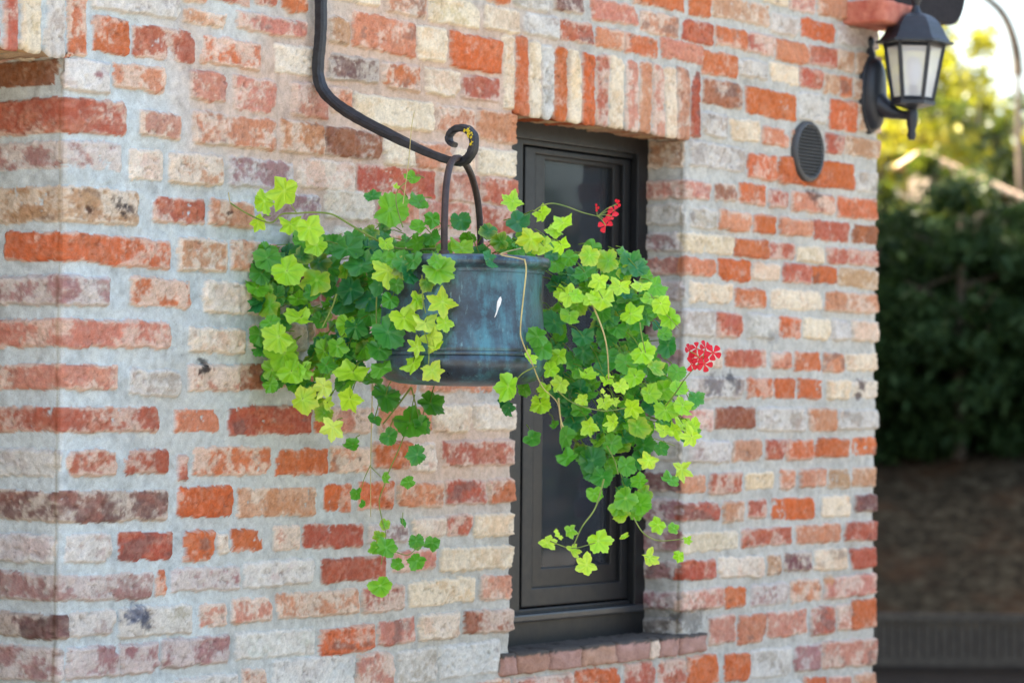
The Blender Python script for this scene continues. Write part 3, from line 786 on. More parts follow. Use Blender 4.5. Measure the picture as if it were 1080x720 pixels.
mb.lathe(pr([(83,6),(84.5,12),(84.2,20),(84.0,30),(84.6,45),(85.4,60),(86.4,76),(87.4,88),(88,94),(88.5,97),(86.5,99.5),(86.5,101.5),(88.5,103),(90,108),(89,115),(85,122),(78,128),(66,131.5),(50,133),(20,134)]), C0, 72, cap=True)
body = mb.build('body', MP, pot, smooth=True, angle=60)
mb = MB()
mb.lathe(pr([(80,16),(80,2),(85,-1.5),(90.5,-.5),(93,3),(93,7),(90.5,10),(87,11.5),(86,13.5),(86.2,16),(80,16)]), C0, 72, cap=False)
mb.build('rim', MP, pot, smooth=True, angle=60)
mb = MB(); mb.lathe(pr([(1,3),(80.5,5)]), C0, 48, cap=False); mb.build('soil', noisy('dark_soil', (.02,.014,.01), (.05,.035,.025), 60, .95, 0, 1, .01), pot)
mb = MB(); mb.lathe(pr([(86.2,98),(89.3,98.8),(89.7,100.4),(89.3,102),(86.2,102.8)]), C0, 72, cap=False); mb.build('band', MP, pot, smooth=True, angle=60)
# white fleck down the front
w = at(526, 320, D - RR * .88); 
mb = MB()
def on_pot(px, py, lift=.0008):
    lo, hi = D - RR*1.05, D
    for _ in range(40):
        m_ = (lo + hi) / 2; q = at(px, py, m_); rad = math.hypot(q.x - PC.x, q.y - PC.y)
        if rad > RR * 85 / 91 + lift: lo = m_
        else: hi = m_
    return at(px, py, lo)
out = [(528.2,312.5),(529.2,316),(528,321),(526,325),(524,331),(521.8,335),(521.6,334),(523.6,328),(523.8,323),(524.4,318),(526.4,314)]
ctr = on_pot(525.8, 320, .0022)
pts = [on_pot(x, y, .0012) for x, y in out]; mb.add([ctr] + pts, [(0, 1 + k, 1 + (k+1) % len(pts)) for k in range(len(pts))])
mb.build('white_fleck', noisy('bird_lime', (.72,.72,.70), (.8,.8,.78), 60, .8), pot, smooth=True)
# bail
e = (FH * .975 + RT * .21).normalized()
Ht = on_x(484, 170, SB)
near = Vector(C0) - e * (RR * .93); far = Vector(C0) + e * (RR * .93)
near.z = zr - .004; far.z = zr - .004
zt = Ht.z + .006; hh = zt - near.z
mid = Vector((SB, (Ht.y), 0))
bp = []
for k in range(33):
    a = math.pi * k / 32; u = -math.cos(a); hgt = math.sin(a) ** .62
    base = (near + far) / 2 * (1) + (far - near) / 2 * u
    q = Vector((base.x, base.y, near.z + hh * hgt))
    # the crown of the loop sits on the hook
    wgt = hgt ** 3; c0 = (near + far) / 2
    q += Vector((SB - c0.x, Ht.y - c0.y, 0)) * wgt
    bp.append(q)
mb = MB(); mb.tube([near - Vector((0,0,.03))] + bp + [far - Vector((0,0,.03))], .0072, 8); mb.build('bail', M_BAIL, pot, smooth=True, angle=60)
for q in (near, far):
    mb = MB(); mb.lathe([(.012,-.035),(.014,-.01),(.010,.012),(.004,.016)], q, 12); mb.build('bail_lug', M_BAIL, pot, smooth=True)

# ------------------------------------------------------------------ wall lantern
lp = on_y(914, 100, 0); SLm = min(lp.x, SR - .045)
kz = abs(on_y(914, 58, 0).z - on_y(914, 142, 0).z)
lam = empty('wall_lantern', (SLm, 0, lp.z)); tag(lam, 'black hexagonal wall lantern with white glass panes at the house corner', 'lantern')
M_BLK = noisy('black_cast_metal', (.012,.016,.024), (.022,.027,.036), 40, .42, .1, .3, .002)
LAX = on_x(963.5, 80, SLm)                                        # lantern axis
DL = depth(LAX); pl = DL / F
zl = lambda y: LAX.z + (80 - y) * pl
tilt = Matrix.Translation(LAX) @ Matrix.Rotation(math.radians(1.5), 4, FH) @ Matrix.Translation(-LAX)
# back plate: long oval, stepped
mb = MB()
N = 40; o = []; LAY = [(1.0,0),(1.0,.012),(.95,.019),(.86,.021),(.82,.032),(.74,.041),(.54,.048),(.2,.051)]
for k_, y in LAY:
    for i in range(N):
        a = 2*math.pi*i/N; o.append((SLm + (.056)*k_*math.cos(a), -y, lp.z + kz/2*(1 - (1-k_)*.6)*math.sin(a)))
NL = len(LAY)
mb.add(o, [(l*N+i, l*N+(i+1) % N, (l+1)*N+(i+1) % N, (l+1)*N+i) for l in range(NL-1) for i in range(N)] + [tuple(range((NL-1)*N, NL*N))])
mb.build('back_plate', M_BLK, lam, smooth=True, angle=35)
mb = MB(); mb.lathe([(.001,.055),(.010,.048),(.013,.035),(.008,.022),(.012,.010),(.016,0),(.016,-.02)], (SLm, -.010, lp.z + kz/2 - .002), 14); mb.build('plate_finial', M_BLK, lam, smooth=True)
# arm
a0 = Vector((SLm, -.034, lp.z - .026)); a3 = Vector((LAX.x, LAX.y, zl(122)))
arm = []
for k in range(13):
    f = k/12; y = a0.y + (a3.y - a0.y)*f
    arm.append(Vector((SLm + (a3.x - SLm)*f, y, a0.z + (a3.z - a0.z) * (1 - (1-f)**2.2))))
mb = MB(); mb.tube(arm, [.034 - .021*min(1, (k/12)*1.6) for k in range(13)], 12); mb.build('arm', M_BLK, lam, smooth=True)
def hexl(prof, c, rot=0): # hexagonal lathe with crisp edges
    m_ = MB(); m_.lathe(prof, c, 6, Matrix.Rotation(rot, 4, 'Z')); return m_
yaw = math.atan2(-FH.y, -FH.x) + R(30) + R(-8)
def zz(y): return zl(y) - LAX.z
base = (LAX.x, LAX.y, LAX.z)
mb = MB()
mb.lathe([(.009, zz(148)), (.013, zz(143)), (.010, zz(138)), (.015, zz(131)), (.016, zz(120)), (.013, zz(116)), (.020, zz(113))], base, 20)
mb.v = [tilt @ Vector(v) for v in mb.v]; mb.build('stem', M_BLK, lam, smooth=True, angle=50)
rt_, rb_ = 31 * pl, 20.5 * pl
mb = hexl([(.018, zz(115)), (rb_*1.16, zz(111)), (rb_*1.16, zz(107)), (rb_*1.0, zz(105.5))], base, yaw); 
mb.v = [tilt @ Vector(v) for v in mb.v]; mb.build('tray', M_BLK, lam)
# bars
ytop, ybot = 46.5, 107
mb = MB()
def corner(r, y, k): a = yaw + k * math.pi / 3; return Vector((LAX.x + r*math.cos(a), LAX.y + r*math.sin(a), zl(y)))
for k in range(6): mb.tube([corner(rb_, ybot, k), corner(rt_, ytop, k)], .0068, 4)
for k in range(6):
    mb.tube([corner(rt_*.985, ytop + 2.5, k), corner(rt_*.985, ytop + 2.5, k+1)], .0055, 4); mb.tube([corner(rb_*1.01, ybot - 2, k), corner(rb_*1.01, ybot - 2, k+1)], .0055, 4)
mb.v = [tilt @ Vector(v) for v in mb.v]; mb.build('cage', M_BLK, lam)
t = NT('milky_lantern_glass')
d = t.t.nodes.new('ShaderNodeBsdfPrincipled'); d.inputs['Base Color'].default_value = (.95,.97,.99,1); d.inputs['Roughness'].default_value = .12; d.inputs['Transmission Weight'].default_value = 0
tl = t.t.nodes.new('ShaderNodeBsdfTranslucent'); tl.inputs['Color'].default_value = (.96,.97,.99,1)
tp = t.t.nodes.new('ShaderNodeBsdfTransparent'); tp.inputs['Color'].default_value = (.92,.95,.98,1)
m1 = t.t.nodes.new('ShaderNodeMixShader'); m1.inputs[0].default_value = .28; t.L(d.outputs[0], m1.inputs[1]); t.L(tl.outputs[0], m1.inputs[2])
m2 = t.t.nodes.new('ShaderNodeMixShader'); m2.inputs[0].default_value = .42; t.L(m1.outputs[0], m2.inputs[1]); t.L(tp.outputs[0], m2.inputs[2])
t.L(m2.outputs[0], t.out.inputs['Surface']); M_PANE = t.m
for k in range(6):
    mb = MB(); q = [corner(rb_*.97, ybot, k), corner(rb_*.97, ybot, k+1), corner(rt_*.97, ytop, k+1), corner(rt_*.97, ytop, k)]
    mb.add([tilt @ v for v in q], [(0,1,2,3)]); mb.build('glass_pane', M_PANE, lam)
mb = MB(); mb.lathe([(.012, zz(105)), (.012, zz(92)), (.010, zz(90))], base, 14); mb.build('lamp_holder', M_DARK, lam, smooth=True)
mb = MB(); mb.lathe([(.010, zz(90)), (.016, zz(84)), (.021, zz(74)), (.018, zz(66)), (.010, zz(61)), (.001, zz(60))], base, 18); mb.build('bulb', noisy('white_bulb', (.8,.8,.8), (.82,.82,.82), 4, .25), lam, smooth=True)
# roof
ro = 41 * pl
mb = hexl([(ro, zz(44)), (ro*1.005, zz(46.5)), (rt_*1.05, zz(45.8))], base, yaw); mb.v = [tilt @ Vector(v) for v in mb.v]; mb.build('brim', M_BLK, lam)
mb = hexl([(ro*.93, zz(44.2)), (ro*.80, zz(37)), (ro*.72, zz(30)), (ro*.62, zz(24)), (ro*.50, zz(19)), (ro*.34, zz(15.5)), (ro*.16, zz(13.5)), (.001, zz(13))], base, yaw); mb.v = [tilt @ Vector(v) for v in mb.v]; mb.build('hood', M_BLK, lam)
mb = MB(); mb.lathe([(.020, zz(16)), (.013, zz(11)), (.008, zz(6)), (.013, zz(2)), (.015, zz(-2)), (.009, zz(-7)), (.003, zz(-12)), (.0005, zz(-14))], base, 16); mb.v = [tilt @ Vector(v) for v in mb.v]; mb.build('finial', M_BLK, lam, smooth=True)
# ------------------------------------------------------------------ trailing ivy geranium
LEAVES = '''
300 201 20 1;279 212 15 1;272 234 10 1;306 236 16 1;326 240 17 1;334 258 14 1.5;319 255 13 2;411 221 22 2;392 207 10 2.5;442 214 13 2.5;435 187 9 2;417 197 5 1
456 231 10 2.5;442 239 10 2;486 232 12 2.8;516 244 10 2.8;530 255 12 2.4;505 266 12 2.9;487 261 16 1.4;407 256 10 1;365 262 18 2.6;352 258 14 2.6;387 265 15 3;392 245 9 3
302 286 19 1.5;282 272 16 2.2;276 288 14 2.4;334 295 18 1.7;318 270 12 3;381 280 17 2.8;409 285 19 .8;435 269 13 3;432 290 12 3;461 284 19 1.6
370 305 16 3;390 315 16 2.9;363 320 16 3;314 315 12 2;317 335 18 1.2;284 322 13 2;328 308 10 2.5;365 342 13 1.8;340 330 12 3;380 347 12 2.9;409 350 18 2.6;294 355 18 1.3;285 340 12 2
467 318 18 .8;426 335 17 1;440 316 11 1.7;449 340 16 .5;470 340 12 1;455 356 15 .5;440 365 11 .6;461 364 9 .8;436 382 13 1;456 390 14 .9
400 368 16 2.6;402 388 13 2.3;372 392 20 1.2;341 407 14 .5;369 420 16 .8;345 425 9 .8;319 421 16 1;351 450 14 .4;300 372 20 1.4;307 392 17 1.6;287 390 14 1.7;320 390 12 1.5;342 370 15 1.8;356 365 12 1.8;344 385 13 2.1;285 405 10 2;342 435 10 2
407 417 17 2.7;432 445 21 2.5;454 425 17 2.5;410 460 10 2.4;445 447 12 2.6;395 442 8 2.6;372 469 11 2.2;440 479 12 2.6;406 503 7 2;431 508 8 2.2;376 520 8 2.3;382 531 5 2.4
406 552 7 2;425 550 6 2.5;407 577 13 2;397 577 10 1.9;439 570 9 2.4;456 572 9 2.4;440 591 11 2.2;420 594 8 2.2;401 617 14 1.9;400 565 8 2
541 212 15 1.2;546 234 14 2.9;571 224 12 1;594 235 14 1.3;586 244 10 1.4;560 252 15 1;574 260 15 .8;545 265 10 2.3;515 245 10 2.8;528 255 12 2.5;508 265 10 2.8
592 258 11 1;585 277 14 2.2;600 272 10 2.3;622 269 12 1.5;625 261 10 2.4;642 275 14 2;617 287 13 2.6;650 283 12 2.5;665 279 15 2.8;672 283 12 2.8
632 296 12 1;654 302 13 1;636 315 18 1;625 315 10 1.1;676 302 12 .9;691 302 14 2;600 311 13 1.1;591 309 10 1.2;607 311 9 1.2;601 332 13 1.6
665 331 14 1.1;697 320 11 1.2;707 335 13 1.5;692 327 10 2.2;686 315 11 1.8;615 355 15 2.7;567 355 13 2.2;585 340 16 2.9;640 335 14 2.7;640 355 14 2.6;650 345 12 2.5;588 300 12 2.9;635 328 12 2.5;670 340 10 2.6
589 375 12 1.1;559 376 10 1;572 367 13 2.2;580 390 10 1.2;591 404 11 .9;570 425 14 1.3;575 412 9 1.1;536 407 15 1.8;552 409 10 2.4;537 430 10 2.8;532 424 8 2.8
619 394 12 1;615 422 8 1;622 449 12 1;647 445 11 .9;637 424 10 .8;648 422 7 .8;640 401 9 1.2;654 407 10 .9;666 430 12 .9;672 450 15 1.9;665 445 12 2
670 397 13 1.3;685 415 14 1.4;677 371 15 1.2;690 387 13 1.9;672 385 11 2.2;714 392 12 2;734 419 11 2.6;700 411 13 1.7;715 410 12 1.6;702 432 13 1.4;720 427 13 1.2;700 454 13 .8;712 452 13 .8;730 460 14 .8;720 447 12 .9;732 450 9 1
684 485 12 .7;719 494 13 .9;708 506 11 2.3;697 472 9 2.8;561 462 10 2.3;597 460 14 2.3;599 482 13 2.1;585 447 6 2.3;600 430 12 3
625 485 15 2.6;635 502 14 2.4;625 497 12 2.6;627 520 10 2.1;660 525 14 1.9;655 470 12 2.3;645 467 12 2.4;660 490 12 2.2;675 507 10 2;680 520 10 2.2;652 535 12 1.8;675 532 13 2.1
415 262 14 2.2;440 256 12 2;470 263 11 1.8;425 276 13 2.7;450 298 10 2.5;400 300 14 2.6;395 330 13 2.7;412 316 10 2.6;385 368 12 2.4;418 300 9 2.2;402 272 12 2.3;455 250 11 2.2;375 345 13 2.5
640 382 13 2.5;612 410 12 2.9;635 390 10 2.5;660 382 13 2.2;615 370 14 2.7;642 375 12 2.4
577 572 11 .9;602 559 9 1.5;605 579 9 1;631 570 15 1.1;619 595 14 .8;656 541 11 1.6;672 541 9 2;694 553 10 1.2;711 557 8 1.8;725 569 6 1.3;685 587 12 1;716 586 7 1.3;659 565 7 1.4
'''
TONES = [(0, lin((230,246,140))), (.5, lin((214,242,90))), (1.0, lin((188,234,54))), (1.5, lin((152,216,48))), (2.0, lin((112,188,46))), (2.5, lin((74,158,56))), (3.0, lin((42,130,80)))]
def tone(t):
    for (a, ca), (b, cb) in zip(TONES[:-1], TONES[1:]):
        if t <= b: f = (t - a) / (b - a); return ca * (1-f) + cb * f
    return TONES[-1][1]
LV = []; LQ = []; LC = []; lo = 0
NSEG, NR = 72, 5
lobes = [(0, 1.0), (R(58), .97), (R(-58), .97), (R(118), .86), (R(-118), .86)]
def leaf(pos, nrm, up, r, t, rg, narrow=False):
    global lo
    nrm = nrm.normalized(); yv = (up - nrm * up.dot(nrm)).normalized(); xv = yv.cross(nrm)
    sharp = rg.uniform(.8, 1.25); cup = rg.uniform(-.05, .34); fold = rg.uniform(-.01, .03); ldep = .20 + .22 * sstep(1.7, .7, t) + rg.uniform(-.05, .06); teeth = rg.uniform(.03, .06); pleat = rg.uniform(.05, .125); rib = rg.uniform(.012, .03); rimk = rg.random(); bend = rg.uniform(-.25, .12); tw = rg.uniform(-.18, .18)
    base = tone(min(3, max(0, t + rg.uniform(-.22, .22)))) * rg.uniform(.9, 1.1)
    pale = lin((222, 238, 150)) if t < 2 else lin((150, 196, 130))
    lw = [l * rg.uniform(.88, 1.08) for _, l in lobes]; la = [a + rg.uniform(-.09, .09) for a, _ in lobes]
    yel = rg.random() < .10; ph = rg.uniform(0, 6)
    V = [pos]; c = [base * .6 + pale * .4]
    sx = .45 if narrow else rg.uniform(.86, 1.04)
    for k in range(NSEG):
        a = 2 * math.pi * k / NSEG; a = (a + math.pi) % (2*math.pi) - math.pi
        best = 0; dmin = 9
        for A, l in zip(la, lw):
            d = abs((a - A + math.pi) % (2*math.pi) - math.pi)
            best = max(best, l * (1 - ldep + ldep * math.exp(-(d / R(23 / sharp)) ** 2 * 1.0))); dmin = min(dmin, d)
        gap = max(0, abs(a) - R(148)) / R(32); best *= 1 - .45 * gap ** 1.4
        best *= 1 + teeth * math.cos(dmin * 18.9) * (1 if dmin < R(34) else .3) + rg.uniform(-.025, .025)
        for j in range(1, NR + 1):
            f = j / NR; q = r * best * f
            lx = q * math.sin(a) * sx; ly = q * math.cos(a)
            vein = math.exp(-(dmin / R(3.5 + 5 * (1 - f))) ** 2)
            pl_ = math.cos(math.pi * min(1, dmin / R(29)))
            h = r * f * (pleat * pl_ * min(1, f * 1.6) + rib * math.cos(3 * math.pi * min(1, dmin / R(29)))) + r * (cup * f * f * .55 - fold * f * (1 - vein) * -.9 * min(1, dmin / R(30)) + bend * (ly / r) ** 2 * .6 + tw * (lx / r) * (ly / r)) + r * .10 * f * f * math.sin(3 * a + ph) + r * .075 * f * f * math.sin(5 * a + ph * 2)
            V.append(pos + xv * lx + yv * ly + nrm * h)
            vk = (.50 - .10 * sstep(1.6, .6, t)) * vein * (1 - .35 * f) + .16 * (.5 + .5 * pl_) * (1 - f)
            deep = base * np.array([.42, .66, .62])
            cc = base * (1 - vk) + deep * vk
            ek = (.10 + .18 * rimk) * f ** 4
            cc = cc * (1 - ek) + pale * ek
            if yel: cc = cc * (1 - .4 * f * f) + lin((226, 214, 90)) * (.4 * f * f)
            c.append(cc)
    n = NR
    for k in range(NSEG):
        k2 = (k + 1) % NSEG
        LQ.append((lo, lo, lo + 1 + k * n, lo + 1 + k2 * n))
        for j in range(n - 1): LQ.append((lo + 1 + k*n + j, lo + 1 + k*n + j + 1, lo + 1 + k2*n + j + 1, lo + 1 + k2*n + j))
    LV.extend(V); LC.extend(c); lo += len(V)
PET = MB()
rg = random.Random(21)
def off_wall(p):                      # nothing grows into the wall or the window
    lim = -.022
    if p.y > lim: p = p + (CAM - p).normalized() * ((p.y - lim) / abs((CAM - p).normalized().y) if (CAM - p).normalized().y < 0 else 0)
    return p
def off_pot(px, py, d, r):
    p = at(px, py, d)
    if zr - 134 * PX < p.z < zr + .01:
        rad = RR + .012
        for _ in range(60):
            q = at(px, py, d)
            if math.hypot(q.x - PC.x, q.y - PC.y) < rad: d -= .006
            else: break
    return d
def orient(rg, front=1.0):
    n = (-FW) * front + UPZ * rg.uniform(.15, .75) + RT * rg.gauss(0, .46) + UPZ * rg.gauss(0, .32)
    a = rg.gauss(math.pi, .8)         # tips tend to hang
    up = UP1 * math.cos(a) + RT1 * math.sin(a)
    return n, up
def put(px, py, rpx, t, dz, rg, front=1.0, narrow=False, pet=True):
    r = rpx * PX * 1.12
    d = off_pot(px, py, D + dz, r)
    p = off_wall(at(px, py, d))
    n, up = orient(rg, front)
    leaf(p, n, up, r, t, rg, narrow)
    if pet:
        tgt = Vector((PC.x, PC.y, zr))
        dirv = (tgt - p); L_ = rg.uniform(.035, .07); dirv = dirv.normalized() * .5 + FW * .7 + UPZ * rg.uniform(-.1, .5)
        e_ = p + dirv.normalized() * L_; m_ = (p + e_) / 2 + UPZ * .006
        PET.tube([p, m_, e_], [.0012, .0011, .0013], 5, cap=False)
for ln in LEAVES.strip().splitlines():
    for it in ln.split(';'):
        x, y, r, t = map(float, it.split())
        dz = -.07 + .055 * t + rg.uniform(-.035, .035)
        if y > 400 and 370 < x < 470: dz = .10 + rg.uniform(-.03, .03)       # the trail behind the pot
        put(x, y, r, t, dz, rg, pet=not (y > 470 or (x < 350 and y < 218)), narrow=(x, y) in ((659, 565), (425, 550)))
def inside(x, y, poly):
    c = False; n = len(poly)
    for i in range(n):
        (x1, y1), (x2, y2) = poly[i], poly[(i+1) % n]
        if (y1 > y) != (y2 > y) and x < (x2-x1)*(y-y1)/(y2-y1)+x1: c = not c
    return c
FILL = [([(268,270),(330,245),(372,262),(400,300),(395,400),(330,430),(280,400),(268,330)], 105, (9, 16)),
        ([(345,250),(400,232),(460,250),(470,285),(440,300),(380,300)], 22, (9, 14)),
        ([(490,248),(540,240),(600,255),(600,285),(500,272)], 16, (8, 12)),
        ([(585,272),(660,268),(708,318),(712,345),(690,440),(672,470),(600,450),(572,372),(580,330)], 95, (9, 15)),
        ([(600,440),(690,440),(672,500),(668,540),(634,515),(610,480)], 40, (8, 13)),
        ([(668,365),(700,378),(738,440),(728,465),(690,450),(668,420)], 20, (8, 12)),
        ([(392,408),(455,408),(452,455),(405,458)], 8, (9, 13))]
for poly, n, (ra, rb2) in FILL:
    xs = [p[0] for p in poly]; ys = [p[1] for p in poly]; k = 0
    while k < n:
        x, y = rg.uniform(min(xs), max(xs)), rg.uniform(min(ys), max(ys))
        if not inside(x, y, poly): continue
        k += 1
        back = rg.uniform(.075, .20)
        if 372 < x < 600 and y > 290 and x < 575: 
            if 400 < x: continue
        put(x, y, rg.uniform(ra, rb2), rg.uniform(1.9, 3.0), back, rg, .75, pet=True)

plant = empty('trailing_geranium', (PC.x, PC.y, zr)); tag(plant, 'bushy lime green ivy geranium with red flowers spilling over the copper pot', 'plant')
t = NT('geranium_leaf'); c = t.attr('Col'); v = t.coord('Object')
n1 = t.noise(v, 90, 4, .6); n2 = t.noise(v, 500, 3, .6)
c = t.mix(c, t.ramp(n1, [(.3, (.80,.84,.80)), (.7, (1.12,1.08,1.1))]), .6, 'MULTIPLY')
p_ = t.t.nodes.new('ShaderNodeBsdfPrincipled'); t.L(c, p_.inputs['Base Color']); p_.inputs['Roughness'].default_value = .26; p_.inputs['Specular IOR Level'].default_value = .45
t.L(t.bump(n2, .25, .0012), p_.inputs['Normal'])
tl = t.t.nodes.new('ShaderNodeBsdfTranslucent'); ct = t.mix(c, (1.0, 1.0, .35), 1.0, 'MULTIPLY'); t.L(ct, tl.inputs['Color'])
ms = t.t.nodes.new('ShaderNodeMixShader'); ms.inputs[0].default_value = .40; t.L(p_.outputs[0], ms.inputs[1]); t.L(tl.outputs[0], ms.inputs[2]); t.L(ms.outputs[0], t.out.inputs['Surface'])
M_LEAF = t.m
M_STEM = noisy('green_stem', lin((96,124,44)), lin((140,150,70)), 40, .6)
M_DRY = noisy('dry_stem', lin((170,150,96)), lin((204,190,130)), 40, .7)
def stem(pts, rad, m, dz=.0, name='stem'):
    P = []
    for i, q in enumerate(pts):
        d_ = dz if len(q) == 2 else q[2]
        P.append(off_wall(at(q[0], q[1], off_pot(q[0], q[1], D + d_, 0))))
    b_ = MB(); SPs = smooth_path(P, 5); b_.tube(SPs, [rad * (1.1 - .4 * i / len(SPs)) for i in range(len(SPs))], 6); return b_.build(name, m, plant, smooth=True)
stem([(470,262,.1),(420,262,.05),(388,248),(368,236),(350,226),(330,224),(313,225),(297,226),(285,235),(262,226),(243,214)], .0022, M_STEM, -.02)
stem([(313,225),(306,214),(300,201)], .0013, M_STEM, -.03)
stem([(241,203),(243,214),(250,222)], .0010, M_DRY, -.01)
stem([(425,215,-.01),(431,170,-.01),(434,135,-.01),(437,118,-.01)], .0009, M_DRY, -.01)
stem([(425,240),(418,215),(420,200),(434,188)], .0014, M_STEM, 0)
stem([(553,273,-.19),(555,284,-.19),(553,305,-.20),(549,345,-.2),(551,360,-.2),(562,385,-.17),(572,408,-.12),(588,425,-.05),(592,452,0)], .0015, M_DRY, -.2)
stem([(549,262,.02),(528,268,-.12),(545,272,-.18),(553,274,-.19)], .0014, M_DRY)
stem([(566,386,-.18),(552,393,-.17),(545,400,-.15)], .0013, M_STEM)
stem([(588,412,-.08),(605,425,-.06),(635,433,-.06),(660,430,-.06)], .0013, M_STEM)
stem([(622,315,-.02),(632,338,-.04),(638,356,-.06),(641,375,-.06),(642,400,-.03)], .0018, M_DRY)
stem([(445,290,-.14),(446,315,-.16),(449,330,-.17)], .0014, M_STEM)
stem([(446,345,-.18),(452,365,-.18),(452,385,-.18)], .0013, M_STEM)
stem([(355,310,-.05),(350,325,-.05),(340,345,-.05)], .0020, M_STEM)
stem([(398,300,.0),(397,320,-.02),(397,345,-.02)], .0016, M_STEM)
stem([(434,408,.11),(425,420,.11),(412,437,.12),(404,447,.12)], .0020, M_STEM)
stem([(434,408,.11),(438,425,.11),(442,440,.1)], .0016, M_STEM)
stem([(393,400,.12),(392,440,.12),(391,490,.13),(391,545,.13)], .0011, M_DRY)
stem([(430,450,.1),(420,475,.1),(411,495,.1),(406,510,.1),(400,528,.1),(403,548,.1),(407,565,.1),(402,595,.1)], .0013, M_STEM)
stem([(391,490,.12),(384,505,.12),(380,520,.12)], .0009, M_STEM)
stem([(391,492,.12),(402,503,.11)], .0009, M_STEM)
stem([(425,540,.1),(424,555,.1)], .0008, M_STEM)
stem([(418,582,.1),(430,585,.1),(440,578,.1),(450,574,.1)], .0009, M_STEM)
stem([(637,505,-.02),(628,535,-.04),(614,555,-.05),(605,575,-.05)], .0017, M_STEM)
stem([(580,570,-.05),(592,575,-.05),(605,578,-.05),(628,572,-.05)], .0012, M_STEM)
stem([(668,545,.0),(677,560,.0),(688,568,.0),(700,570,.0),(722,568,.0)], .0013, M_STEM)
stem([(675,340,-.04),(677,355,-.05),(681,372,-.05)], .0014, M_STEM)
stem([(686,310,-.02),(697,325,-.02),(716,346,-.02)], .0010, M_STEM)
stem([(640,470,.02),(648,485,.0),(652,500,-.02)], .0014, M_STEM)
stem([(690,462,-.04),(712,470,-.05)], .0010, M_STEM)
stem([(589,420,-.05),(591,440,-.03),(594,450,-.03)], .0018, M_DRY)
# flower heads
t = NT('red_petal'); v = t.coord('Object'); n1 = t.noise(v, 110, 4)
c = t.ramp(n1, [(.3, tuple(lin((200, 8, 28)))), (.7, tuple(lin((236, 34, 58))))])
p_ = t.t.nodes.new('ShaderNodeBsdfPrincipled'); t.L(c, p_.inputs['Base Color']); p_.inputs['Roughness'].default_value = .55
tl = t.t.nodes.new('ShaderNodeBsdfTranslucent'); t.L(c, tl.inputs['Color'])
ms = t.t.nodes.new('ShaderNodeMixShader'); ms.inputs[0].default_value = .35; t.L(p_.outputs[0], ms.inputs[1]); t.L(tl.outputs[0], ms.inputs[2]); t.L(ms.outputs[0], t.out.inputs['Surface'])
M_PETAL = t.m
def petal(mb, c, nrm, dirv, L_, W_):
    nrm = nrm.normalized(); dirv = (dirv - nrm * dirv.dot(nrm)).normalized(); sd = dirv.cross(nrm)
    prof = [(0, .08), (.25, .32), (.55, .8), (.8, 1.0), (.95, .72), (1.0, .18)]
    vs = []
    for f, w_ in prof:
        for k in (-1, -.4, .4, 1): vs.append(c + dirv * (L_ * f) + sd * (W_ * w_ * k) + nrm * (L_ * (.28 * f - .22 * f * f) + abs(k) * W_ * .22 * f))
    mb.add(vs, [(i*4+k, i*4+k+1, (i+1)*4+k+1, (i+1)*4+k) for i in range(5) for k in range(3)])
def head(cx, cy, dz, flor, label, cen):
    fl = MB(); gr = MB(); hub = at(*cen, D + dz)
    for (x, y, r, n) in flor:
        c = at(x, y, D + dz + rg.uniform(-.015, .012)); nr = -FW + RT * rg.gauss(0, .75) + UPZ * rg.gauss(.1, .4)
        ph = rg.uniform(0, 6)
        for k in range(n):
            a = ph + k * 2 * math.pi / max(n, 5); dv = RT1 * math.cos(a) + UP1 * math.sin(a)
            petal(fl, c, nr + dv * .2, dv, r * PX * rg.uniform(.9, 1.1), r * PX * .38)
        gr.tube([hub, (hub + c) / 2 + UPZ * .003, c], [.0008, .0008, .001], 5)
    nf = len(fl.f); fl.add(gr.v, gr.f)
    h_ = fl.build('flower_head', M_PETAL, plant, smooth=True); h_['label'] = label
    h_.data.materials.append(M_STEM)
    for p in h_.data.polygons:
        if p.index >= nf: p.material_index = 1
    return h_
head(640, 228, -.10, [(628.5, 219, 4, 3), (639, 238, 8, 4), (641,234,6,3), (645, 228, 6, 5), (648, 222, 7, 4), (651, 215, 5, 3)], 'sparse red flower head on a thin arching stalk before the window', (630, 228))
head(738, 376, -.10, [(727, 370, 8.5, 5), (737, 377, 9, 5), (752, 372, 9, 5), (729, 384, 8, 4), (744, 367, 8, 4), (743, 384, 8, 5), (735, 367, 7, 4)], 'full red flower head against the bricks right of the window', (741, 380))
stem([(563,223),(572,217),(583,214.5),(598,218),(614,224),(630,228)], .0013, M_STEM, -.08)
stem([(702,428,.0),(714,412,-.03),(722,400,-.07),(733,387,-.10),(741,380,-.10)], .0014, M_STEM)
# pale sprout tips
for (x, y) in ((588, 563), (591, 566), (586, 560), (640, 417), (636, 412)):
    put(x, y, 3.2, .6, -.06, rg, pet=False)
V = np.array([tuple(v) for v in LV]); Cc = np.array(LC)
# centre fans are stored as quads with a doubled corner: split them off as triangles
q = np.array(LQ); tri = q[q[:, 0] == q[:, 1]][:, 1:]; quad = q[q[:, 0] != q[:, 1]]
nv = len(V); V = np.concatenate([V, np.array([tuple(v) for v in PET.v])]); Cc = np.concatenate([Cc, np.tile(lin((128, 160, 60)), (len(PET.v), 1))])
stalks = [tuple(i + nv for i in f) for f in PET.f]
me = bpy.data.meshes.new('foliage'); Vl = V - np.array(plant.location)
me.from_pydata(Vl.tolist(), [], [tuple(f) for f in tri.tolist()] + [tuple(f) for f in quad.tolist()] + stalks); me.update()
a = me.color_attributes.new('Col', 'FLOAT_COLOR', 'POINT'); c4 = np.ones((len(V), 4), np.float32); c4[:, :3] = Cc; a.data.foreach_set('color', c4.ravel())
link('foliage', me, M_LEAF, plant)
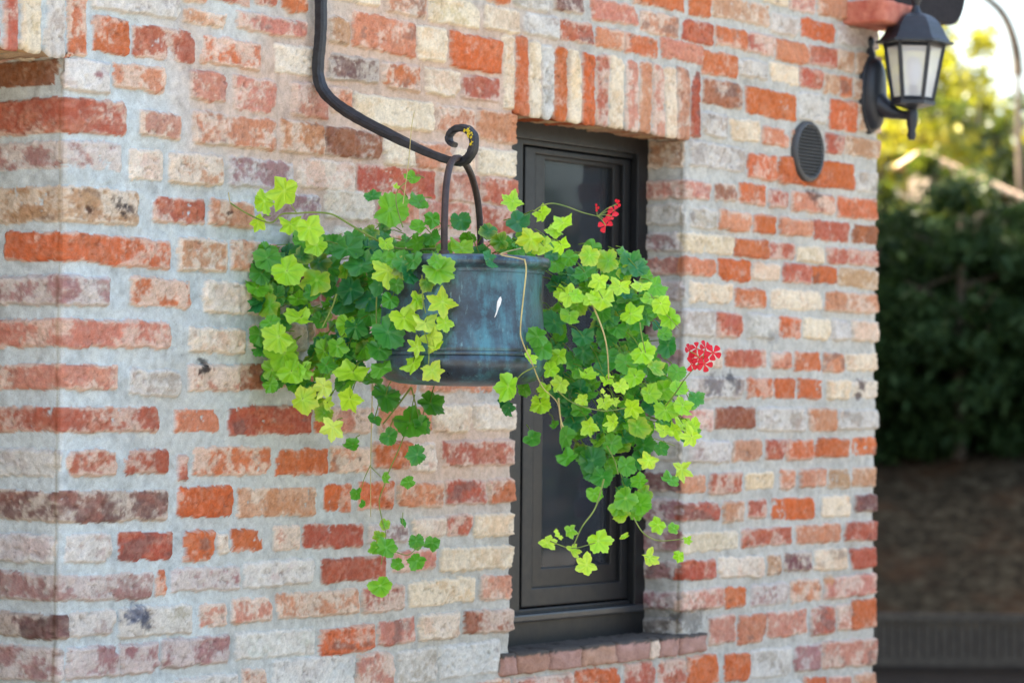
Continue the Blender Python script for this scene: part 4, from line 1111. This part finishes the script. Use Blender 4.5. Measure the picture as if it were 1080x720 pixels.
# ------------------------------------------------------------------ ground, bank, trees beyond the corner
def mat_ground():
    t = NT('gravel_and_dirt'); v = t.coord('Object')
    n1 = t.noise(v, .5, 4); n2 = t.noise(v, 14, 6, .7); n3 = t.noise(v, 90, 3)
    c = t.ramp(n2, [(.3, (.20,.185,.16)), (.55, (.32,.295,.26)), (.75, (.44,.41,.37))])
    c = t.mix(c, t.ramp(n1, [(.35, (.7,.66,.6)), (.65, (1.1,1.08,1.05))]), .7, 'MULTIPLY')
    t.bsdf(c, .95, 0, t.bump(n2, .8, .03), .2); return t.m
mb = MB(); g = 600
N = 24; mb.add([(-g + 2*g*i/N, -g + 2*g*j/N, 0) for i in range(N+1) for j in range(N+1)], [(i*(N+1)+j, (i+1)*(N+1)+j, (i+1)*(N+1)+j+1, i*(N+1)+j+1) for i in range(N) for j in range(N)])
tag(mb.build('ground', mat_ground()), kind='structure')
def gnd(px, d):                                # ground point under a picture column at depth d
    p = at(px, 428, d); return Vector((p.x, p.y, 0))
M_BANK = None
t = NT('leaf_littered_earth'); v = t.coord('Object')
n1 = t.noise(v, 1.6, 5, .6); n2 = t.noise(v, 9, 6, .7); n3 = t.noise(v, 40, 4)
c = t.ramp(n2, [(.3, (.012,.009,.006)), (.5, (.036,.028,.018)), (.72, (.10,.082,.052))])
c = t.mix(c, (.07,.035,.018), t.ramp(n1, [(.5, (0,0,0)), (.68, (.7,.7,.7))]))
t.bsdf(c, .95, 0, t.bump(n2, .9, .05), .03); M_BANK = t.m
# bank: from the foot at depth 23.2 up to its crest
from mathutils import noise as mnoise
vs = []; fs = []; NA, NB = 90, 26
for i in range(NA + 1):
    lat = -9 + 24 * i / NA
    for j in range(NB + 1):
        f = j / NB; d = 23.0 + 17 * f
        zz_ = 1.32 * sstep(0, .23, f) + 1.1 * sstep(.2, 1, f)
        p = CAM + FH * d + RT * (lat + 2.6); p.z = zz_
        p += mnoise.noise_vector(p * 1.1) * .12 * min(1, f * 8) + mnoise.noise_vector(p * 4) * .04 * min(1, f * 8)
        if j == 0: p.z = -.05
        vs.append(p)
for i in range(NA):
    for j in range(NB): fs.append((i*(NB+1)+j, (i+1)*(NB+1)+j, (i+1)*(NB+1)+j+1, i*(NB+1)+j+1))
mb = MB(); mb.add(vs, fs); tag(mb.build('dirt_bank', M_BANK, smooth=True), kind='structure')
def bank_z(d):
    f = (d - 23.0) / 17; return 1.32 * sstep(0, .23, f) + 1.1 * sstep(.2, 1, f)

# earth sheet before the bank, its shade put into the near-black colour
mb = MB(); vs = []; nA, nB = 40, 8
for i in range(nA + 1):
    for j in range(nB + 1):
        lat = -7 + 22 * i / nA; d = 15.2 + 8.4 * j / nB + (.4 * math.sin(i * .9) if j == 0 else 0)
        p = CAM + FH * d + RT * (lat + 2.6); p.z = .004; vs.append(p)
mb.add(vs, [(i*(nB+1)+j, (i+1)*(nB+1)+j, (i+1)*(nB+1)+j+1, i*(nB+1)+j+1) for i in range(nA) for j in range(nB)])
tag(mb.build('path', noisy('shaded_dark_earth', (.008,.0065,.005), (.016,.013,.010), 6, 1, 0, .8, .02, .05)), kind='structure')

# low slatted fence at the foot of the bank
M_SLAT = noisy('grey_brown_weathered_slats', (.042,.038,.032), (.078,.070,.058), 20, .9, 0, .3, .003, .1)
dF = 19.6; pf = dF / F
fa = at(922, 704, dF); fb = at(1180, 704, dF)
fx = (fb - fa); fx.z = 0; LF = fx.length; fx.normalize()
fence = empty('low_fence', (fa.x, fa.y, 0)); tag(fence, 'low dark fence of upright slats along the foot of the dirt bank', 'fence')
zt_, zb2 = at(1000, 651, dF).z, max(.03, at(1000, 704, dF).z)
def ob(mb, a, b, w, th):                        # beam between two points
    a = Vector(a); b = Vector(b); t_ = (b - a).normalized(); n_ = fx.cross(UPZ)
    s_ = t_.cross(n_).normalized()
    vs = [p + s_*(w/2*i) + n_*(th/2*j) for p in (a, b) for i, j in ((-1,-1),(1,-1),(1,1),(-1,1))]
    mb.add(vs, [(3,2,1,0),(4,5,6,7),(0,1,5,4),(1,2,6,5),(2,3,7,6),(3,0,4,7)])
F0 = Vector((fa.x, fa.y, 0))
for zz_ in (zt_, zb2 + .02):
    mb = MB(); ob(mb, F0 - fx*.6 + UPZ*zz_, F0 + fx*LF + UPZ*zz_, .05, .05); mb.build('rail', M_SLAT, fence)
mb = MB(); s_ = -.55
while s_ < LF:
    ob(mb, F0 + fx*s_ + UPZ*(zb2+.03), F0 + fx*s_ + UPZ*(zt_-.02), .036, .02); s_ += 9.2 * pf
mb.build('slat_panel', M_SLAT, fence)
for s_ in (-.5, LF*.75, LF): 
    mb = MB(); ob(mb, F0 + fx*s_ + UPZ*-.1, F0 + fx*s_ + UPZ*(zt_+.03), .07, .07); mb.build('post', M_SLAT, fence)

def leaf_mat(name, c1, c2, trans, rough=.55):
    t = NT(name); oi = t.t.nodes.new('ShaderNodeNewGeometry')
    v = t.coord('Object'); n1 = t.noise(v, 3.0, 3)
    m = t.t.nodes.new('ShaderNodeMath'); m.operation = 'ADD'; t.L(oi.outputs['Random Per Island'], m.inputs[0]); t.L(n1, m.inputs[1])
    m2 = t.t.nodes.new('ShaderNodeMath'); m2.operation = 'MULTIPLY'; t.L(m.outputs[0], m2.inputs[0]); m2.inputs[1].default_value = .5
    c = t.ramp(m2.outputs[0], [(.25, tuple(c1)), (.75, tuple(c2))])
    p_ = t.t.nodes.new('ShaderNodeBsdfPrincipled'); t.L(c, p_.inputs['Base Color']); p_.inputs['Roughness'].default_value = rough; p_.inputs['Specular IOR Level'].default_value = .12 if trans < .3 else .6
    tl = t.t.nodes.new('ShaderNodeBsdfTranslucent'); ct = t.mix(c, (1.0,.95,.45), 1.0, 'MULTIPLY'); t.L(ct, tl.inputs['Color'])
    ms = t.t.nodes.new('ShaderNodeMixShader'); ms.inputs[0].default_value = trans; t.L(p_.outputs[0], ms.inputs[1]); t.L(tl.outputs[0], ms.inputs[2]); t.L(ms.outputs[0], t.out.inputs['Surface'])
    return t.m
M_DARKLEAF = leaf_mat('dark_evergreen_leaf', (.014,.034,.010), (.034,.066,.022), .20, .62)
M_MIDLEAF = leaf_mat('olive_leaf', (.06,.09,.02), (.13,.16,.03), .42, .32)
M_LITLEAF = leaf_mat('yellow_green_leaf', (.24,.26,.025), (.46,.42,.06), .58, .35)
M_BARK = noisy('rough_bark', (.06,.045,.032), (.14,.11,.08), 14, .9, 0, .8, .01, stretch=(1,1,.25))
def crown_mesh(name, m, parent, center, rad, nclump, nleaf, size, rg, shape='round', flat=.6):
    V = []; Qd = []
    C_ = np.array(center); 
    for k in range(nclump):
        for _ in range(50):
            u = np.array([rg.uniform(-1, 1) for _ in range(3)]); l = np.linalg.norm(u)
            if shape == 'cone':
                f = (u[2] + 1) / 2; lim = (1 - f) ** .75 * .95 + .06
                rxy = math.hypot(u[0], u[1])
                if rxy < lim and rxy > lim * .35: break
            elif .45 < l < 1: break
        cc = C_ + u * np.array(rad) * (1 + rg.uniform(-.12, .12))
        cr = np.array(rad).mean() * rg.uniform(.14, .30)
        n = int(nleaf * rg.uniform(.6, 1.4))
        P = np.random.default_rng(rg.randint(0, 10**6)).normal(0, .5, (n, 3)) * cr * np.array([1, 1, flat]) + cc
        r2 = np.random.default_rng(rg.randint(0, 10**6))
        nr = r2.normal(0, 1, (n, 3)); nr[:, 2] += .6; nr /= np.linalg.norm(nr, axis=1)[:, None]
        a = np.cross(nr, r2.normal(0, 1, (n, 3))); a /= np.linalg.norm(a, axis=1)[:, None]; b = np.cross(nr, a)
        s = size * r2.uniform(.6, 1.3, (n, 1))
        o = sum(len(x) for x in V)
        quad = np.stack([P - a*s, P - b*s*.42 + nr*s*.12, P + a*s, P + b*s*.42 + nr*s*.12], 1).reshape(-1, 3)
        V.append(quad); Qd.append(np.arange(o, o + 4*n).reshape(n, 4))
    return from_np(name, np.concatenate(V), np.concatenate(Qd), m, parent, smooth=False)
def tree(name, base, h, rad, cz, m, rg, label, cat, group, nclump=60, nleaf=130, size=.07, shape='round', trunk_r=.09, flat=.6, lean=(0, 0)):
    r = empty(name, base); tag(r, label, cat, group)
    b = Vector(base); top = b + Vector((lean[0], lean[1], h * .92))
    mb = MB(); n = 9; pts = [b + (top - b) * (k / n) + Vector((rg.uniform(-.05, .05) * h * .2 * (k/n), rg.uniform(-.05, .05) * h * .2 * (k/n), 0)) for k in range(n + 1)]
    pts[0] = b - UPZ * .15
    mb.tube(pts, [trunk_r * (1.15 - .95 * k / n) for k in range(n + 1)], 9)
    for k in range(11):
        i = rg.randint(3, n - 1); a = rg.uniform(0, 6.28); L_ = rad[0] * rg.uniform(.5, .95)
        q = pts[i]; e_ = q + Vector((math.cos(a) * L_, math.sin(a) * L_, L_ * rg.uniform(.2, .7)))
        mb.tube([q, (q + e_) / 2 + UPZ * .06 * L_, e_], [trunk_r * .38, trunk_r * .25, trunk_r * .08], 6)
    mb.build('trunk', M_BARK, r, smooth=True)
    crown_mesh('crown', m, r, (b.x + lean[0] * .7, b.y + lean[1] * .7, b.z + cz), rad, nclump, nleaf, size, rg, shape, flat)
    return r
rgt = random.Random(77)
# dark evergreens on the crest of the bank (picture column, depth, height)
names = ['dense dark evergreen standing tight against the house corner on the bank', 'dark evergreen behind the lamp column of view, second from the house corner',
         'broad dark evergreen in the middle of the gap beside the house', 'dark feathery evergreen at the right edge of the picture', 'dark evergreen just outside the right edge', 'dark evergreen hidden past the right edge', 'dark evergreen behind the house corner']
ev = [(925, 26.6, 1.95, .85), (962, 27.8, 2.05, .85), (1012, 26.4, 2.42, .85), (1062, 27.2, 2.2, .9), (1135, 27.0, 2.2, 1.0), (1215, 27.5, 2.4, 1.0), (860, 27.2, 2.6, 1.0)]
elab = ['dark evergreen shrub growing nearest the brick house corner', 'tall dark evergreen shrub second from the house corner, below the lantern',
        'dark evergreen shrub in the middle of the gap, lower than its left neighbour', 'dark evergreen shrub nearest the right edge of the picture',
        'dark evergreen shrub beyond the right edge of the picture', 'farthest right dark evergreen shrub along the bank', 'dark evergreen shrub standing behind the house']
for (px, d, h, rw), lb in zip(ev, elab):
    p = gnd(px, d); p.z = bank_z(d) - .05
    tree('evergreen_shrub', p, h, (rw, rw, h * .52), h * .47, M_DARKLEAF, rgt, lb, 'shrub', 'dark evergreens on the bank', 80, 190, .055, 'round', .06, .55)
# sunlit broadleaf trees behind them
lit = [(930, 34, 3.7, 1.0, M_LITLEAF, 'bright yellow green tree behind the lantern, next to the house corner', 2.4),
       (978, 38, 4.1, 1.0, M_LITLEAF, 'sunlit yellow green tree right of the lantern, tallest in the gap', 2.6),
       (1030, 36, 3.3, .95, M_MIDLEAF, 'sunlit olive tree rising behind the tiled roof edge', 2.1),
       (1094, 41, 3.0, 1.1, M_LITLEAF, 'yellow green tree at the right edge beneath the bright sky', 1.8),
       (985, 30.5, 2.4, .75, M_MIDLEAF, 'small olive tree in front of the tiled roof, between the evergreens', 1.55),
       (1250, 39, 3.2, 1.4, M_MIDLEAF, 'olive tree outside the right edge of the picture', 2.2),
       (800, 38, 4.6, 1.3, M_LITLEAF, 'yellow green tree hidden behind the house', 3.0)]
for px, d, h, rw, m, lb, cz in lit:
    p = gnd(px, d); p.z = bank_z(d) - .05
    tree('broadleaf_tree', p, h, (rw, rw, h * .40), cz, m, rgt, lb, 'tree', 'sunlit trees behind the evergreens', 58, 95, .085, 'round', .10, .8)
def dup(root, loc, label, group, rz=0):
    r = root.copy(); COL.objects.link(r); r.location = loc; r.rotation_euler = (0, 0, rz); r['label'] = label; r['group'] = group
    for ch in list(root.children):
        c_ = ch.copy(); COL.objects.link(c_); c_.parent = r
    return r
evs = [o for o in COL.objects if o.name.startswith('evergreen_shrub') and o.parent is None]
lts = [o for o in COL.objects if o.name.startswith('broadleaf_tree') and o.parent is None]
for k, (px, d) in enumerate(((1300, 26.8), (1385, 27.6), (1480, 26.6), (1570, 27.3), (1665, 26.9), (1770, 27.5), (1880, 27.2))):
    p = gnd(px, d); p.z = bank_z(d) - .05; dup(evs[k % len(evs)], p, 'dark evergreen shrub of the row that runs on to the right', 'dark evergreens on the bank', k * 1.3)
for k, (px, d) in enumerate(((1340, 40), (1450, 37), (1560, 41), (1680, 38), (1800, 40))):
    p = gnd(px, d); p.z = bank_z(d) - .05; dup(lts[k % len(lts)], p, 'yellow green tree of the row that runs on to the right', 'sunlit trees behind the evergreens', k * 2.1)
# unseen trees added behind the house to keep the bank and the yard beyond the corner dark
for dx, dy, h, rw in ((12.5, 11.5, 8.5, 2.2), (14.9, 12.3, 8.5, 2.0), (9.0, 10.0, 7.5, 2.0), (20.6, 16.2, 8.0, 1.9)):
    tree('added_shade_tree', (dx, dy, .3), h, (rw, rw, h*.42), h*.56, M_DARKLEAF, rgt, 'unseen tall tree added behind the house to cast shade', 'tree', 'unseen trees added for shade', 90, 190, .15, 'round', .16, .7)
# unseen hedge added across the yard: the window mirrors it and it keeps low light off the wall
hd = empty('added_hedge', (6, -15, 0)); tag(hd, 'unseen hedge added across the yard to block low light', 'hedge')
mb = MB(); mb.box((-16, -15.9, 0), (30, -15.1, 3.9)); mb.build('branches', M_BARK, hd)
rh = np.random.default_rng(4); n = 16000
P = np.stack([rh.uniform(-16.4, 30.4, n), -15.1 + rh.uniform(-.1, .35, n), rh.uniform(0, 4.15, n)], 1)
nr = rh.normal(0, 1, (n, 3)); nr[:, 1] += 1.0; nr /= np.linalg.norm(nr, axis=1)[:, None]
aa = np.cross(nr, rh.normal(0, 1, (n, 3))); aa /= np.linalg.norm(aa, axis=1)[:, None]; bb = np.cross(nr, aa); ss = rh.uniform(.07, .15, (n, 1))
from_np('leaves', np.stack([P - aa*ss, P - bb*ss*.5, P + aa*ss, P + bb*ss*.5], 1).reshape(-1, 3), np.arange(4*n).reshape(n, 4), M_DARKLEAF, hd, smooth=False)
# slender arching tree at the far right
p = gnd(1082, 33); p.z = bank_z(33)
at_ = empty('arching_tree', p); tag(at_, 'slender tree with one bare dark branch arching across the white sky', 'tree')
mb = MB(); mb.tube([p - UPZ*.1] + [at(x, y, 33) for x, y in ((1081, 400), (1079, 300), (1077, 220), (1075, 160), (1074, 110), (1074, 75))], [.06,.055,.05,.045,.04,.032,.025], 9); mb.build('trunk', M_BARK, at_, smooth=True)
mb = MB(); mb.tube(smooth_path([at(x, y, 33) for x, y in ((1074, 80), (1072, 55), (1066, 32), (1057, 14), (1045, 2), (1030, -8), (1008, -14))], 4), [.060 - .0012*k for k in range(25)], 7); mb.build('branch', M_BARK, at_, smooth=True)
V = []; rr2 = random.Random(3)
crown_mesh('crown', M_LITLEAF, at_, tuple(at(1040, -22, 33)), (.55, .5, .20), 14, 34, .05, rr2, 'round', .5)
# neighbour's outbuilding: only the sunlit edge of its tiled roof shows through the leaves
dN = 31.5
M_LIME = noisy('brown_boarding', (.10,.075,.05), (.16,.12,.085), 5, .9)
M_TILE2 = noisy('pale_sunlit_clay_tile', lin((236,190,150)), lin((244,216,186)), 9, .85, 0, .6, .02)  # sunlight on the roof edge put into the tile colour
ra, rb_2 = at(966, 163, dN), at(1120, 232, dN)
shed = empty('tiled_outbuilding', (gnd(1040, dN + 1.2).x, gnd(1040, dN + 1.2).y, bank_z(dN + 1))); tag(shed, 'low outbuilding whose pale tiled roof slopes down to the right behind the trees', 'building')
bk = FH * 2.2
mb = MB(); quadbox([ra - FH*.25, rb_2 - FH*.25, rb_2 + bk, ra + bk], .045); 
ax = (rb_2 - ra).normalized()
for k in range(16):                               # rounded verge tiles along the edge
    q = ra + (rb_2 - ra) * (k / 16) - FH*.26; mb.tube([q, q + ax * ((rb_2-ra).length/16*1.08)], [.034, .040], 8)
mb.build('roof', M_TILE2, shed)
mb = MB(); zb_ = bank_z(dN) - .3
fl = [ra + ax*.15, rb_2 - ax*.1]; 
fr_ = [Vector((q.x, q.y, zb_)) for q in fl] + [q - UPZ*.04 for q in fl[::-1]]
bk_ = [q + bk*.9 for q in fr_]
mb.add(fr_ + bk_, [(0,1,2,3),(7,6,5,4),(0,4,5,1),(1,5,6,2),(2,6,7,3),(3,7,4,0)]); mb.build('wall', M_LIME, shed)

# ------------------------------------------------------------------ light, world, camera
EL, AZ = R(44), math.atan2(1.0, -.45)           # sun stands behind the house
sd = Vector((math.cos(EL) * math.cos(AZ), math.cos(EL) * math.sin(AZ), math.sin(EL)))
L_ = bpy.data.lights.new('sun', 'SUN'); L_.energy = 4.0; L_.angle = R(.53); L_.color = (1, .95, .86)
so = bpy.data.objects.new('sun', L_); COL.objects.link(so); so.rotation_euler = sd.to_track_quat('Z', 'Y').to_euler(); so.location = (0, 0, 20)
w = bpy.data.worlds.new('World'); scene.world = w; w.use_nodes = True
nt = w.node_tree; nt.nodes.clear()
sky = nt.nodes.new('ShaderNodeTexSky'); sky.sky_type = 'NISHITA'; sky.sun_disc = False
sky.sun_elevation = EL; sky.sun_rotation = math.pi / 2 - AZ
sky.air_density = 1.0; sky.dust_density = 4.0; sky.ozone_density = .6
bg = nt.nodes.new('ShaderNodeBackground'); bg.inputs['Strength'].default_value = .12
wo = nt.nodes.new('ShaderNodeOutputWorld'); nt.links.new(sky.outputs[0], bg.inputs[0]); nt.links.new(bg.outputs[0], wo.inputs[0])
cam = bpy.data.cameras.new('camera'); co = bpy.data.objects.new('camera', cam); COL.objects.link(co)
co.matrix_world = Matrix(((RT1.x, UP1.x, -FW.x, CAM.x), (RT1.y, UP1.y, -FW.y, CAM.y), (RT1.z, UP1.z, -FW.z, CAM.z), (0, 0, 0, 1)))
cam.sensor_fit = 'HORIZONTAL'; cam.sensor_width = 36; cam.lens = F / 1080 * 36
cam.clip_start = .1; cam.clip_end = 2000
cam.dof.use_dof = True; cam.dof.focus_distance = D - .05; cam.dof.aperture_fstop = 4.6
scene.camera = co
vs_ = scene.view_settings; scene.display_settings.display_device = 'sRGB'
vs_.view_transform = 'Standard'; vs_.look = 'None'; vs_.gamma = 1; vs_.use_curve_mapping = False; vs_.exposure = 2.68
vs_.use_white_balance = True; vs_.white_balance_temperature = 7000; vs_.white_balance_tint = 8
